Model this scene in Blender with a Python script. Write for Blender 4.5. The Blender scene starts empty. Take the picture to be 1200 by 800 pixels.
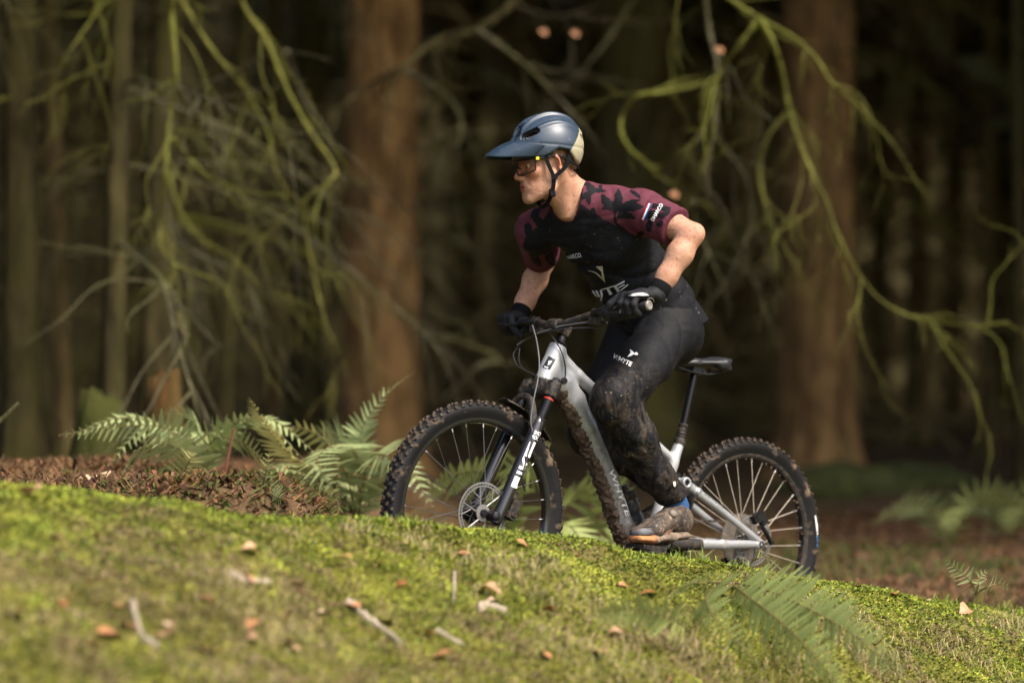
import bpy, bmesh, math, random
import numpy as np
from mathutils import Vector, Matrix
from mathutils.bvhtree import BVHTree

# ------------------------------------------------------------------ camera, sky, sun, exposure
R = math.radians
scene = bpy.context.scene
COL = scene.collection
CZ = 1.0                                   # camera height above the datum of the forest floor
cam_data = bpy.data.cameras.new('camera')
cam = bpy.data.objects.new('camera', cam_data)
COL.objects.link(cam)
cam.location = (0, 0, CZ)
cam.rotation_euler = (R(90), 0, 0)
cam_data.lens = 85
cam_data.sensor_width = 36
cam_data.shift_y = 50 / 1200
cam_data.clip_start = 0.05
cam_data.clip_end = 600
cam_data.dof.use_dof = True
cam_data.dof.focus_distance = 8.15
cam_data.dof.aperture_fstop = 1.05
scene.camera = cam

SUN_EL, SUN_AZ = R(52), R(46)              # azimuth: from straight behind the camera towards its right
to_sun = Vector((math.sin(SUN_AZ) * math.cos(SUN_EL), -math.cos(SUN_AZ) * math.cos(SUN_EL), math.sin(SUN_EL)))
world = bpy.data.worlds.new('World')
scene.world = world
world.use_nodes = True
wn = world.node_tree.nodes
sky = wn.new('ShaderNodeTexSky')
sky.sky_type = 'NISHITA'
sky.sun_disc = False
sky.sun_elevation = SUN_EL
sky.sun_rotation = math.atan2(to_sun.x, to_sun.y)
sky.air_density = 1.0
sky.dust_density = 5.0
bg = wn['Background']
world.node_tree.links.new(sky.outputs['Color'], bg.inputs['Color'])
bg.inputs['Strength'].default_value = 0.15
sun_data = bpy.data.lights.new('sun', 'SUN')
sun_data.energy = 2.2
sun_data.angle = R(9)
sun_data.color = (1.0, 0.95, 0.87)
sun = bpy.data.objects.new('sun', sun_data)
COL.objects.link(sun)
sun.rotation_euler = to_sun.to_track_quat('Z', 'Y').to_euler()
scene.view_settings.view_transform = 'Standard'
scene.view_settings.look = 'None'
scene.view_settings.exposure = 1.25
scene.view_settings.gamma = 1.0
scene.cycles.max_bounces = 6
scene.cycles.diffuse_bounces = 3
scene.cycles.glossy_bounces = 3
scene.cycles.transmission_bounces = 4
scene.cycles.transparent_max_bounces = 8
scene.cycles.sample_clamp_indirect = 4.0
scene.cycles.use_denoising = True

rng = np.random.default_rng(11)
random.seed(11)
FPX, HZ = 85 / 36 * 1200, 450.0

def at(px, py, Y):
    """point of the place seen at photograph pixel px, py at depth Y metres"""
    return Vector(((px - 600) / FPX * Y, Y, CZ - (py - HZ) / FPX * Y))

# ------------------------------------------------------------------ object helpers
def link(o, parent=None):
    COL.objects.link(o)
    if parent is not None:
        o.parent = parent
    return o

def tag(o, label=None, cat=None, group=None, kind=None):
    if label: o['label'] = label
    if cat: o['category'] = cat
    if group: o['group'] = group
    if kind: o['kind'] = kind
    return o

def empty(name, loc=(0, 0, 0), rot=(0, 0, 0)):
    o = bpy.data.objects.new(name, None)
    o.empty_display_size = 0.1
    link(o)
    o.location = loc
    o.rotation_euler = rot
    return o

def make_mesh(name, V, Fc, mats, smooth=True, mi=None):
    me = bpy.data.meshes.new(name)
    V = np.asarray(V, dtype=np.float32)
    if isinstance(Fc, np.ndarray):
        k = Fc.shape[1]
        me.vertices.add(len(V)); me.vertices.foreach_set('co', V.ravel())
        me.loops.add(Fc.size); me.loops.foreach_set('vertex_index', Fc.astype(np.int32).ravel())
        me.polygons.add(len(Fc))
        me.polygons.foreach_set('loop_start', np.arange(0, Fc.size, k, dtype=np.int32))
        me.polygons.foreach_set('loop_total', np.full(len(Fc), k, dtype=np.int32))
        me.update(calc_edges=True)
    else:
        me.from_pydata([tuple(map(float, v)) for v in V], [], [tuple(f) for f in Fc])
        me.update()
    if not isinstance(mats, (list, tuple)): mats = [mats]
    for m in mats: me.materials.append(m)
    if smooth: me.polygons.foreach_set('use_smooth', np.ones(len(me.polygons), dtype=bool))
    if mi is not None: me.polygons.foreach_set('material_index', np.asarray(mi, dtype=np.int32))
    return me

def obj(name, V, Fc, mats, parent=None, smooth=True, mi=None):
    me = make_mesh(name, V, Fc, mats, smooth, mi)
    return link(bpy.data.objects.new(name, me), parent)

def float_attr(o, name, vals):
    a = o.data.attributes.new(name, 'FLOAT', 'POINT')
    a.data.foreach_set('value', np.asarray(vals, dtype=np.float32))

def color_attr(o, name, cols):
    a = o.data.attributes.new(name, 'FLOAT_COLOR', 'POINT')
    c = np.ones((len(cols), 4), dtype=np.float32); c[:, :3] = cols
    a.data.foreach_set('color', c.ravel())

class MB:
    """collects simple shapes into one mesh"""
    def __init__(s): s.v, s.f = [], []
    def add(s, V, Fc):
        k = len(s.v)
        s.v += [tuple(p) for p in V]
        s.f += [tuple(i + k for i in f) for f in Fc]
        return s
    def box(s, c, size, rot=None, taper=1.0):
        x, y, z = [q / 2 for q in size]
        P = [(-x, -y, -z), (x, -y, -z), (x, y, -z), (-x, y, -z), (-x * taper, -y * taper, z), (x * taper, -y * taper, z), (x * taper, y * taper, z), (-x * taper, y * taper, z)]
        M = rot if rot is not None else Matrix.Identity(3)
        return s.add([Vector(c) + M @ Vector(p) for p in P], [(3, 2, 1, 0), (4, 5, 6, 7), (0, 1, 5, 4), (1, 2, 6, 5), (2, 3, 7, 6), (3, 0, 4, 7)])
    def tube(s, pts, rad, seg=10, caps=True, flat=None):
        V, Fc = tube(pts, rad, seg, caps, flat)
        return s.add(V, Fc)
    def lathe(s, c, axis, prof, seg=24):
        """prof: (offset along axis, radius) pairs"""
        a = Vector(axis).normalized(); c = Vector(c)
        e = a.orthogonal().normalized(); g = a.cross(e)
        V, Fc = [], []
        for (h, r) in prof:
            for k in range(seg):
                t = 2 * math.pi * k / seg
                V.append(c + a * h + (e * math.cos(t) + g * math.sin(t)) * r)
        for i in range(len(prof) - 1):
            for k in range(seg):
                k2 = (k + 1) % seg
                Fc.append((i * seg + k, i * seg + k2, (i + 1) * seg + k2, (i + 1) * seg + k))
        return s.add(V, Fc)
    def build(s, name, mat, parent=None, smooth=True):
        o = obj(name, s.v, s.f, mat, parent, False)
        if smooth: soft(o)
        return o

def soft(o, ang=35):
    me = o.data
    me.polygons.foreach_set('use_smooth', np.ones(len(me.polygons), dtype=bool))
    try: me.set_sharp_from_angle(angle=R(ang))
    except Exception: pass

def catmull(pts, n=8):
    P = [Vector(p) for p in pts]
    P = [P[0] * 2 - P[1]] + P + [P[-1] * 2 - P[-2]]
    out = []
    for i in range(1, len(P) - 2):
        for k in range(n):
            t = k / n
            a, b, c, d = P[i - 1], P[i], P[i + 1], P[i + 2]
            out.append(0.5 * ((2 * b) + (c - a) * t + (2 * a - 5 * b + 4 * c - d) * t * t + (3 * b - a - 3 * c + d) * t ** 3))
    out.append(P[-2])
    return out

def tube(pts, rad, seg=10, caps=True, flat=None):
    pts = [Vector(p) for p in pts]
    n = len(pts)
    if not hasattr(rad, '__len__'): rad = [rad] * n
    elif len(rad) != n: rad = list(np.interp(np.linspace(0, 1, n), np.linspace(0, 1, len(rad)), rad))
    V, Fc = [], []
    T = [(pts[min(i + 1, n - 1)] - pts[max(i - 1, 0)]).normalized() for i in range(n)]
    e = Vector(flat[0]) if flat else T[0].orthogonal()
    for i in range(n):
        e = (Vector(flat[0]) if flat else e)
        e = (e - T[i] * e.dot(T[i])).normalized()
        g = T[i].cross(e)
        fl = flat[1] if flat else 1.0
        for k in range(seg):
            t = 2 * math.pi * k / seg
            V.append(pts[i] + (e * math.cos(t) + g * (math.sin(t) * fl)) * rad[i])
    for i in range(n - 1):
        for k in range(seg):
            k2 = (k + 1) % seg
            Fc.append((i * seg + k, i * seg + k2, (i + 1) * seg + k2, (i + 1) * seg + k))
    if caps:
        Fc.append(tuple(range(seg - 1, -1, -1)))
        Fc.append(tuple((n - 1) * seg + k for k in range(seg)))
    return V, Fc

# ------------------------------------------------------------------ signed-distance modelling
def nrm(a): return np.sqrt((a * a).sum(-1))
def s_ell(P, c, r, M=None):
    q = P - np.asarray(c, np.float32)
    if M is not None: q = q @ M            # columns of M are the ellipsoid's axes
    r = np.asarray(r, np.float32)
    k0 = nrm(q / r); k1 = nrm(q / (r * r)) + 1e-9
    return k0 * (k0 - 1) / k1
def s_cap(P, a, b, ra, rb=None):
    rb = ra if rb is None else rb
    a = np.asarray(a, np.float32); b = np.asarray(b, np.float32)
    ab = b - a; q = P - a
    t = np.clip((q @ ab) / (ab @ ab + 1e-12), 0, 1)
    return nrm(q - t[:, None] * ab) - (ra + (rb - ra) * t)
def s_chain(P, pts, rs, k=0.0):
    d = None
    for i in range(len(pts) - 1):
        e = s_cap(P, pts[i], pts[i + 1], rs[i], rs[i + 1])
        d = e if d is None else smin(d, e, k)
    return d
def s_ecap(P, a, b, la, lb, wa, wb, da, db):
    """flattened capsule: lateral vectors la, lb, half-widths w and half-depths d at its two ends"""
    a = np.asarray(a, np.float32); b = np.asarray(b, np.float32)
    ab = b - a; L = math.sqrt(ab @ ab); ax = ab / L
    q = P - a
    t = np.clip((q @ ax) / L, 0, 1)
    lat = np.asarray(la, np.float32)[None] * (1 - t[:, None]) + np.asarray(lb, np.float32)[None] * t[:, None]
    lat -= (lat @ ax)[:, None] * ax; lat /= nrm(lat)[:, None]
    dep = np.cross(ax, lat)
    w = wa + (wb - wa) * t; dd = da + (db - da) * t
    q = q - t[:, None] * ab
    x = (q * lat).sum(-1); y = (q * dep).sum(-1); z = q @ ax
    m = np.minimum(w, dd)
    k0 = np.sqrt((x / w) ** 2 + (y / dd) ** 2 + (z / m) ** 2)
    k1 = np.sqrt((x / w ** 2) ** 2 + (y / dd ** 2) ** 2 + (z / m ** 2) ** 2) + 1e-9
    return k0 * (k0 - 1) / k1
def s_box(P, c, h, M=None, r=0.0):
    q = P - np.asarray(c, np.float32)
    if M is not None: q = q @ M
    q = np.abs(q) - (np.asarray(h, np.float32) - r)
    return nrm(np.maximum(q, 0)) + np.minimum(q.max(-1), 0) - r
def smin(a, b, k):
    if k <= 0: return np.minimum(a, b)
    h = np.maximum(k - np.abs(a - b), 0) / k
    return np.minimum(a, b) - h * h * k * 0.25
def smax(a, b, k): return -smin(-a, -b, k)

def axes(x, up=(0, 0, 1)):
    """3x3 with columns: x direction, y, z (for boxes and ellipsoids)"""
    x = Vector(x).normalized(); y = Vector(up).cross(x).normalized(); z = x.cross(y)
    return np.array([x, y, z], np.float32).T

def vnoise(P, s, seed=0):
    """cheap smooth value noise at scale s"""
    q = np.asarray(P, np.float64) / s + seed * 17.31
    i = np.floor(q).astype(np.int64); f = q - i
    f = f * f * (3 - 2 * f)
    out = 0
    for dx in (0, 1):
        for dy in (0, 1):
            for dz in (0, 1):
                h = (i[:, 0] + dx) * 73856093 ^ (i[:, 1] + dy) * 19349663 ^ (i[:, 2] + dz) * 83492791 ^ (seed * 2654435761 & 0xffffff)
                h = (h * 1103515245 + 12345) & 0x7fffffff
                h = ((h >> 8) ^ h) * 668265263 & 0x7fffffff
                v = (h & 0xffff) / 65535.0
                w = (f[:, 0] if dx else 1 - f[:, 0]) * (f[:, 1] if dy else 1 - f[:, 1]) * (f[:, 2] if dz else 1 - f[:, 2])
                out = out + v * w
    return (out - 0.5) * 2

def surface(f, lo, hi, h, relax=1):
    """surface nets over the zero set of f; only blocks near the surface are sampled finely"""
    lo = np.asarray(lo, np.float32); B = 4
    nb = np.ceil((np.asarray(hi) - lo) / (h * B)).astype(int) + 1
    n = nb * B + 1
    cx = [lo[i] + h * B * (np.arange(nb[i]) + 0.5) for i in range(3)]
    C = np.stack(np.meshgrid(*cx, indexing='ij'), -1).reshape(-1, 3).astype(np.float32)
    fc = f(C).reshape(nb)
    near = np.abs(fc) < h * B * 1.9
    Fg = np.repeat(np.repeat(np.repeat(fc, B, 0), B, 1), B, 2)
    Fg = np.pad(Fg, ((0, 1),) * 3, mode='edge').astype(np.float32)
    bi = np.argwhere(near)
    off = np.stack(np.meshgrid(*([np.arange(B + 1)] * 3), indexing='ij'), -1).reshape(-1, 3)
    idx = (bi[:, None] * B + off[None]).reshape(-1, 3)
    lin = np.unique((idx[:, 0] * n[1] + idx[:, 1]) * n[2] + idx[:, 2])
    I = np.stack([lin // (n[1] * n[2]), (lin // n[2]) % n[1], lin % n[2]], -1)
    vals = np.empty(len(I), np.float32)
    for s in range(0, len(I), 200000):
        vals[s:s + 200000] = f((lo + I[s:s + 200000] * h).astype(np.float32))
    Fg[I[:, 0], I[:, 1], I[:, 2]] = vals
    Fg = np.where(Fg == 0, 1e-7, Fg)
    S = Fg < 0
    cell = np.zeros(tuple(n - 1), np.int8)
    for dx in (0, 1):
        for dy in (0, 1):
            for dz in (0, 1):
                cell += S[dx:n[0] - 1 + dx, dy:n[1] - 1 + dy, dz:n[2] - 1 + dz]
    act = np.argwhere((cell > 0) & (cell < 8))
    vid = np.full(tuple(n - 1), -1, np.int32)
    vid[act[:, 0], act[:, 1], act[:, 2]] = np.arange(len(act))
    acc = np.zeros((len(act), 3)); cnt = np.zeros(len(act))
    corners = [(0, 0, 0), (1, 0, 0), (0, 1, 0), (1, 1, 0), (0, 0, 1), (1, 0, 1), (0, 1, 1), (1, 1, 1)]
    edges = [(0, 1), (2, 3), (4, 5), (6, 7), (0, 2), (1, 3), (4, 6), (5, 7), (0, 4), (1, 5), (2, 6), (3, 7)]
    cv = [Fg[act[:, 0] + c[0], act[:, 1] + c[1], act[:, 2] + c[2]] for c in corners]
    for (p, q) in edges:
        m = (cv[p] < 0) != (cv[q] < 0)
        t = np.where(m, cv[p] / (cv[p] - cv[q] + (~m) * 1.0), 0)
        pos = np.array(corners[p]) + t[:, None] * (np.array(corners[q]) - np.array(corners[p]))
        acc[m] += pos[m]; cnt[m] += 1
    V = lo + (act + acc / cnt[:, None]) * h
    quads = []
    for ax in range(3):
        sl = [slice(None)] * 3; sl2 = [slice(None)] * 3
        sl[ax] = slice(0, n[ax] - 1); sl2[ax] = slice(1, n[ax])
        A, Bv = S[tuple(sl)], S[tuple(sl2)]
        e = np.argwhere(A != Bv)
        o1, o2 = (ax + 1) % 3, (ax + 2) % 3
        e = e[(e[:, o1] > 0) & (e[:, o2] > 0) & (e[:, o1] < n[o1] - 1) & (e[:, o2] < n[o2] - 1)]
        if not len(e): continue
        def gi(d1, d2):
            g = e.copy(); g[:, o1] -= d1; g[:, o2] -= d2
            return vid[g[:, 0], g[:, 1], g[:, 2]]
        q = np.stack([gi(1, 1), gi(0, 1), gi(0, 0), gi(1, 0)], -1)
        ins = A[e[:, 0], e[:, 1], e[:, 2]]
        q[~ins] = q[~ins][:, ::-1]
        quads.append(q)
    Q = np.concatenate(quads)
    Q = Q[(Q >= 0).all(1)]
    for _ in range(relax):
        s = np.zeros_like(V); c = np.zeros(len(V))
        for k in range(4):
            a, b = Q[:, k], Q[:, (k + 1) % 4]
            np.add.at(s, a, V[b]); np.add.at(c, a, 1); np.add.at(s, b, V[a]); np.add.at(c, b, 1)
        V = V * 0.5 + 0.5 * s / np.maximum(c, 1)[:, None]
    return V.astype(np.float32), Q

# ------------------------------------------------------------------ material helpers
def new_mat(name):
    m = bpy.data.materials.new(name); m.use_nodes = True
    nt = m.node_tree
    return m, nt, nt.nodes['Principled BSDF']

def nd(nt, typ, **kw):
    n = nt.nodes.new(typ)
    for k, v in kw.items():
        if k in n.inputs.keys(): n.inputs[k].default_value = v
        else: setattr(n, k, v)
    return n

def noise_fac(nt, scale, lo, hi, detail=4, coord='Object', rough=0.6, dist=0.0, stretch=None):
    tc = nd(nt, 'ShaderNodeTexCoord')
    src = tc.outputs[coord]
    if stretch:
        mp = nd(nt, 'ShaderNodeMapping'); mp.inputs['Scale'].default_value = stretch
        nt.links.new(src, mp.inputs['Vector']); src = mp.outputs['Vector']
    n = nd(nt, 'ShaderNodeTexNoise', Scale=scale, Detail=detail, Roughness=rough, Distortion=dist)
    nt.links.new(src, n.inputs['Vector'])
    r = nd(nt, 'ShaderNodeMapRange'); r.inputs['From Min'].default_value = lo; r.inputs['From Max'].default_value = hi
    nt.links.new(n.outputs['Fac'], r.inputs['Value'])
    return r.outputs['Result']

def mixc(nt, fac, a, b):
    m = nd(nt, 'ShaderNodeMix', data_type='RGBA')
    for s, v in ((6, a), (7, b)):
        if isinstance(v, (tuple, list)): m.inputs[s].default_value = (*v, 1)
        else: nt.links.new(v, m.inputs[s])
    if isinstance(fac, (int, float)): m.inputs[0].default_value = fac
    else: nt.links.new(fac, m.inputs[0])
    return m.outputs[2]

def mathn(nt, op, a, b=0.0, clamp=False):
    m = nd(nt, 'ShaderNodeMath', operation=op, use_clamp=clamp)
    for s, v in ((0, a), (1, b)):
        if isinstance(v, (int, float)): m.inputs[s].default_value = v
        else: nt.links.new(v, m.inputs[s])
    return m.outputs[0]

def bump(nt, bs, h, strength=0.4, dist=0.01):
    b = nd(nt, 'ShaderNodeBump', Strength=strength, Distance=dist)
    nt.links.new(h, b.inputs['Height']); nt.links.new(b.outputs['Normal'], bs.inputs['Normal'])

def attr(nt, name): return nd(nt, 'ShaderNodeAttribute', attribute_name=name)

MUD = (0.105, 0.068, 0.042)
def simple(name, col, rough=0.5, metal=0.0, var=0.15, scale=20, mud=None, mud_rng=(0.55, 0.7), mud_scale=25, bmp=0.0, bscale=200, coat=0.0, stretch=None, spec=0.35):
    """a material with colour variation, optional dried mud in patches and fine relief"""
    m, nt, bs = new_mat(name)
    c = mixc(nt, noise_fac(nt, scale, 0.3, 0.7, stretch=stretch), tuple(x * (1 - var) for x in col), tuple(min(1, x * (1 + var)) for x in col))
    rg = rough
    if mud:
        f = noise_fac(nt, mud_scale, *mud_rng, detail=8, rough=0.7)
        c = mixc(nt, f, c, mud)
        mr = nd(nt, 'ShaderNodeMapRange'); mr.inputs['To Min'].default_value = rough; mr.inputs['To Max'].default_value = 0.9
        nt.links.new(f, mr.inputs['Value']); nt.links.new(mr.outputs['Result'], bs.inputs['Roughness'])
        if metal:
            mm = nd(nt, 'ShaderNodeMapRange'); mm.inputs['To Min'].default_value = metal; mm.inputs['To Max'].default_value = 0
            nt.links.new(f, mm.inputs['Value']); nt.links.new(mm.outputs['Result'], bs.inputs['Metallic'])
    else:
        bs.inputs['Roughness'].default_value = rough
        bs.inputs['Metallic'].default_value = metal
    nt.links.new(c, bs.inputs['Base Color'])
    bs.inputs['Specular IOR Level'].default_value = spec
    if coat: bs.inputs['Coat Weight'].default_value = coat; bs.inputs['Coat Roughness'].default_value = 0.15
    if bmp: bump(nt, bs, noise_fac(nt, bscale, 0, 1, detail=3), bmp, 0.003)
    return m
# ================================================================== THE SETTING
# crest of the mossy bank: x, height (camera datum) ; the trail runs behind it
CX = np.array([-6, -3, -2.2, -1.45, -0.39, 0.175, 0.57, 1.07, 1.89, 3, 6])
CH = np.array([-0.07, -0.10, -0.155, -0.268, -0.430, -0.500, -0.580, -0.690, -0.825, -0.91, -0.93])
def sstep(a, b, x):
    t = np.clip((x - a) / (b - a), 0, 1); return t * t * (3 - 2 * t)
def crest_y(X): return 7.55 + 0.7 * (np.clip(X, -3.2, 3.5) + 0.12)
def n2(X, Y, s, seed): return vnoise(np.stack([X, Y, np.zeros_like(X)], -1), s, seed)
def height(X, Y):
    X = np.asarray(X, float); Y = np.asarray(Y, float)
    zc = np.interp(X, CX, CH); yc = crest_y(X); d = Y - yc
    zt = -0.793 - 0.146 * (np.clip(X, -2.5, 2.5) + 0.157)
    a = np.abs(np.minimum(d, 0))
    front = zc - (0.08 * a + 0.165 * np.minimum(a, 1.9) ** 2 + 0.25 * np.maximum(a - 1.9, 0) * np.exp(-np.maximum(a - 1.9, 0) * 0.8))
    front = np.maximum(front, -1.5 + 0.02 * np.sin(X * 2 + Y))
    front = front - 0.13 * np.exp(-((X - 0.84) / 0.26) ** 2 - ((Y - 7.12) / 0.20) ** 2)
    left = sstep(-0.1, -0.9, X)
    rise = -0.36 - 0.10 * sstep(9.5, 13, Y)
    zb = (-0.93 + 0.013 * np.clip(Y - 10, 0, 60)) * (1 - left) + left * np.minimum(rise, 0)
    zb = np.where(Y > 13, zb * 1 + 0, zb)
    far = sstep(13, 22, Y)
    zb = zb * (1 - far) + far * (-0.93 + 0.013 * np.clip(Y - 10, 0, 60))
    back = zt + (zb - zt) * sstep(0.75, 1.25, d)
    z = np.where(d <= 0, front, zc + (back - zc) * sstep(0.0, 0.36, d))
    lump = 0.040 * n2(X, Y, 0.40, 3) + 0.026 * n2(X, Y, 0.15, 4) + 0.010 * n2(X, Y, 0.06, 5)
    damp = 1 - 0.75 * np.exp(-((d - 0.45) / 0.16) ** 2)
    damp = damp * (1 - 0.55 * np.exp(-(d / 0.12) ** 2))
    z = z + lump * damp + sstep(10, 30, Y) * 0.12 * n2(X, Y, 3.0, 6)
    return z + CZ

def axis_steps(dense_lo, dense_hi, step, lo, hi):
    mid = list(np.arange(dense_lo, dense_hi + 1e-6, step))
    a, s = [], step
    x = dense_lo
    while x > lo: s *= 1.25; x -= s; a.append(max(x, lo))
    b, s, x = [], step, dense_hi
    while x < hi: s *= 1.25; x += s; b.append(min(x, hi))
    return np.array(a[::-1] + mid + b)
gx = axis_steps(-2.6, 2.9, 0.035, -220, 220); gy = axis_steps(5.0, 11.0, 0.035, -120, 320)
GX, GY = np.meshgrid(gx, gy, indexing='ij')
GZ = height(GX.ravel(), GY.ravel()).reshape(GX.shape)
V = np.stack([GX, GY, GZ], -1).reshape(-1, 3)
nyg = len(gy)
ii, jj = np.meshgrid(np.arange(len(gx) - 1), np.arange(nyg - 1), indexing='ij')
q0 = (ii * nyg + jj).ravel()
Q = np.stack([q0, q0 + nyg, q0 + nyg + 1, q0 + 1], -1)

m, nt, bs = new_mat('forest_floor')
mossy = attr(nt, 'moss').outputs['Fac']
litter = mixc(nt, noise_fac(nt, 9, 0.35, 0.65, 8), (0.060, 0.036, 0.018), (0.170, 0.105, 0.055))
litter = mixc(nt, noise_fac(nt, 2.2, 0.52, 0.66, 5), litter, (0.085, 0.086, 0.022))
green = mixc(nt, noise_fac(nt, 14, 0.35, 0.68, 8), (0.075, 0.074, 0.014), (0.230, 0.220, 0.036))
green = mixc(nt, noise_fac(nt, 3.5, 0.50, 0.68, 6), green, (0.170, 0.125, 0.060))
fz = mathn(nt, 'ADD', mossy, mathn(nt, 'MULTIPLY', mathn(nt, 'SUBTRACT', noise_fac(nt, 8, 0, 1, 6), 0.5), 0.5), True)
nt.links.new(mixc(nt, fz, litter, green), bs.inputs['Base Color'])
bs.inputs['Roughness'].default_value = 0.95
bs.inputs['Specular IOR Level'].default_value = 0.15
bump(nt, bs, noise_fac(nt, 55, 0, 1, 8, rough=0.75), 0.9, 0.02)
ground = obj('ground', V, Q, m)
dd = V[:, 1] - crest_y(V[:, 0])
mz = sstep(0.5, 0.2, dd) * 0.95
float_attr(ground, 'moss', mz)
tag(ground, 'mossy bank and leaf-littered forest floor running back between the trees', 'ground', kind='structure')

def ground_at(px, py, y0=4.5, y1=40):
    """where the ray through a photograph pixel first meets the ground"""
    ys = np.arange(y0, y1, 0.01)
    xs = (px - 600) / FPX * ys; zs = CZ - (py - HZ) / FPX * ys
    h = height(xs, ys)
    k = np.argmax(h >= zs)
    if h[k] < zs[k]: k = len(ys) - 1
    return Vector((xs[k], ys[k], h[k]))

def normals_at(X, Y, e=0.02):
    dx = (height(X + e, Y) - height(X - e, Y)) / (2 * e); dy = (height(X, Y + e) - height(X, Y - e)) / (2 * e)
    n = np.stack([-dx, -dy, np.ones_like(dx)], -1)
    return n / nrm(n)[:, None]

# ------------------------------------------------------------------ moss and grass on the bank (nobody could count it)
m, nt, bs = new_mat('moss_and_blades')
nt.links.new(attr(nt, 'tint').outputs['Color'], bs.inputs['Base Color'])
bs.inputs['Roughness'].default_value = 0.75
bs.inputs['Specular IOR Level'].default_value = 0.25
bs.inputs['Subsurface Weight'].default_value = 0.0
M_BLADE = m
tr = nd(nt, 'ShaderNodeBsdfTranslucent'); nt.links.new(attr(nt, 'tint').outputs['Color'], tr.inputs['Color'])
ad = nd(nt, 'ShaderNodeMixShader', Fac=0.3)
nt.links.new(bs.outputs[0], ad.inputs[1]); nt.links.new(tr.outputs[0], ad.inputs[2])
nt.links.new(ad.outputs[0], nt.nodes['Material Output'].inputs['Surface'])

def blades(name, X, Y, length, width, lean, tint, label, cat, seed, curl=0.5, down=0.0, rise=0.55):
    r = np.random.default_rng(seed)
    N = len(X)
    Z = height(X, Y); nn = normals_at(X, Y)
    az = r.uniform(0, 2 * np.pi, N)
    side = np.stack([np.cos(az), np.sin(az), np.zeros(N)], -1)
    fall = np.stack([np.cos(az + np.pi / 2), np.sin(az + np.pi / 2), np.zeros(N)], -1)
    if down: fall = fall * (1 - down) + down * np.array([0.05, -1.0, -0.25])
    ln = length[:, None]; w = width[:, None]
    B = np.stack([X, Y, Z - 0.004], -1)
    lean = lean[:, None]
    mid = B + nn * ln * rise + fall * ln * 0.45 * lean
    tip = B + nn * ln * np.maximum(1.0 - curl * lean, 0.03) + fall * ln * lean
    V = np.stack([B - side * w * 0.5, B + side * w * 0.5, mid + side * w * 0.45, mid - side * w * 0.45, tip], 1).reshape(-1, 3)
    k = np.arange(N)[:, None] * 5
    T = np.concatenate([k + np.array([[0, 1, 2]]), k + np.array([[0, 2, 3]]), k + np.array([[3, 2, 4]])], 1).reshape(-1, 3)
    o = obj(name, V, T, M_BLADE, smooth=True)
    color_attr(o, 'tint', np.repeat(tint, 5, 0))
    return tag(o, label, cat, kind='stuff')

def scatter(N, d0, d1, seed, x0=-1.9, x1=2.6):
    r = np.random.default_rng(seed)
    X = r.uniform(x0, x1, N); d = r.uniform(d0, d1, N)
    return X, crest_y(X) + d, d, r

# moss cushion: very short leaflets, yellow green with straw-brown patches
X, Y, d, r = scatter(210000, -1.75, 0.30, 21)
patch = 0.5 * n2(X, Y, 0.30, 31) + 0.6 * n2(X, Y, 0.07, 32) + 0.3 * n2(X, Y, 0.03, 39)
patch2 = 0.8 * n2(X, Y, 0.45, 33) + 0.6 * n2(X, Y, 0.10, 34) + 0.3 * n2(X, Y, 0.04, 42) - 0.30 * sstep(0.3, 1.1, -d) - 0.10 * sstep(0.5, 1.6, X) + 0.35 * np.exp(-(d / 0.25) ** 2)
g1 = np.array([0.225, 0.280, 0.026]); g2 = np.array([0.470, 0.490, 0.070]); g3 = np.array([0.075, 0.120, 0.022]); br = np.array([0.330, 0.245, 0.125])
t = np.clip(patch * 1.1 + 0.5 + r.normal(0, 0.18, len(X)), 0, 1)[:, None]
tint = g1 * (1 - t) + g2 * t
tint = np.where((r.random(len(X)) < 0.26)[:, None], g3, tint)
dry = (patch2 < -0.42 + 0.25 * r.normal(0, 1, len(X)))[:, None]
tint = np.where(dry, br * r.uniform(0.45, 1.3, len(X))[:, None], tint)
clump = 0.78 + 0.50 * n2(X, Y, 0.11, 43) + 0.30 * n2(X, Y, 0.045, 44)
tint = tint * (np.clip(clump, 0.28, 1.35) * r.uniform(0.7, 1.2, len(X)))[:, None]
blades('moss_carpet', X, Y, r.uniform(0.007, 0.019, len(X)), r.uniform(0.004, 0.010, len(X)), r.uniform(0.45, 1.1, len(X)), tint,
       'soft yellow-green moss and low leaves covering the bank', 'moss', 1)
# dry straw-coloured blades hanging down the bank
X, Y, d, r = scatter(30000, -1.75, -0.05, 22)
keep = (0.9 * n2(X, Y, 0.30, 36) + 0.4 * n2(X, Y, 0.10, 45) + 0.25 * sstep(0.2, 1.2, -d) - 0.4 * np.exp(-(d / 0.2) ** 2) + 0.5 * r.random(len(X))) > 0.62
X, Y = X[keep], Y[keep]
tint = np.array([0.38, 0.31, 0.15]) * r.uniform(0.45, 1.25, len(X))[:, None] * np.array([1, 1, 1]) + r.normal(0, 0.012, (len(X), 3))
blades('dry_grass', X, Y, r.uniform(0.05, 0.17, len(X)), r.uniform(0.0022, 0.0045, len(X)), r.uniform(0.92, 1.1, len(X)), np.clip(tint, 0.02, 1),
       'bleached straw-coloured grass blades lying down the mossy bank', 'grass', 2, 0.93, 0.6, 0.24)
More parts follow.
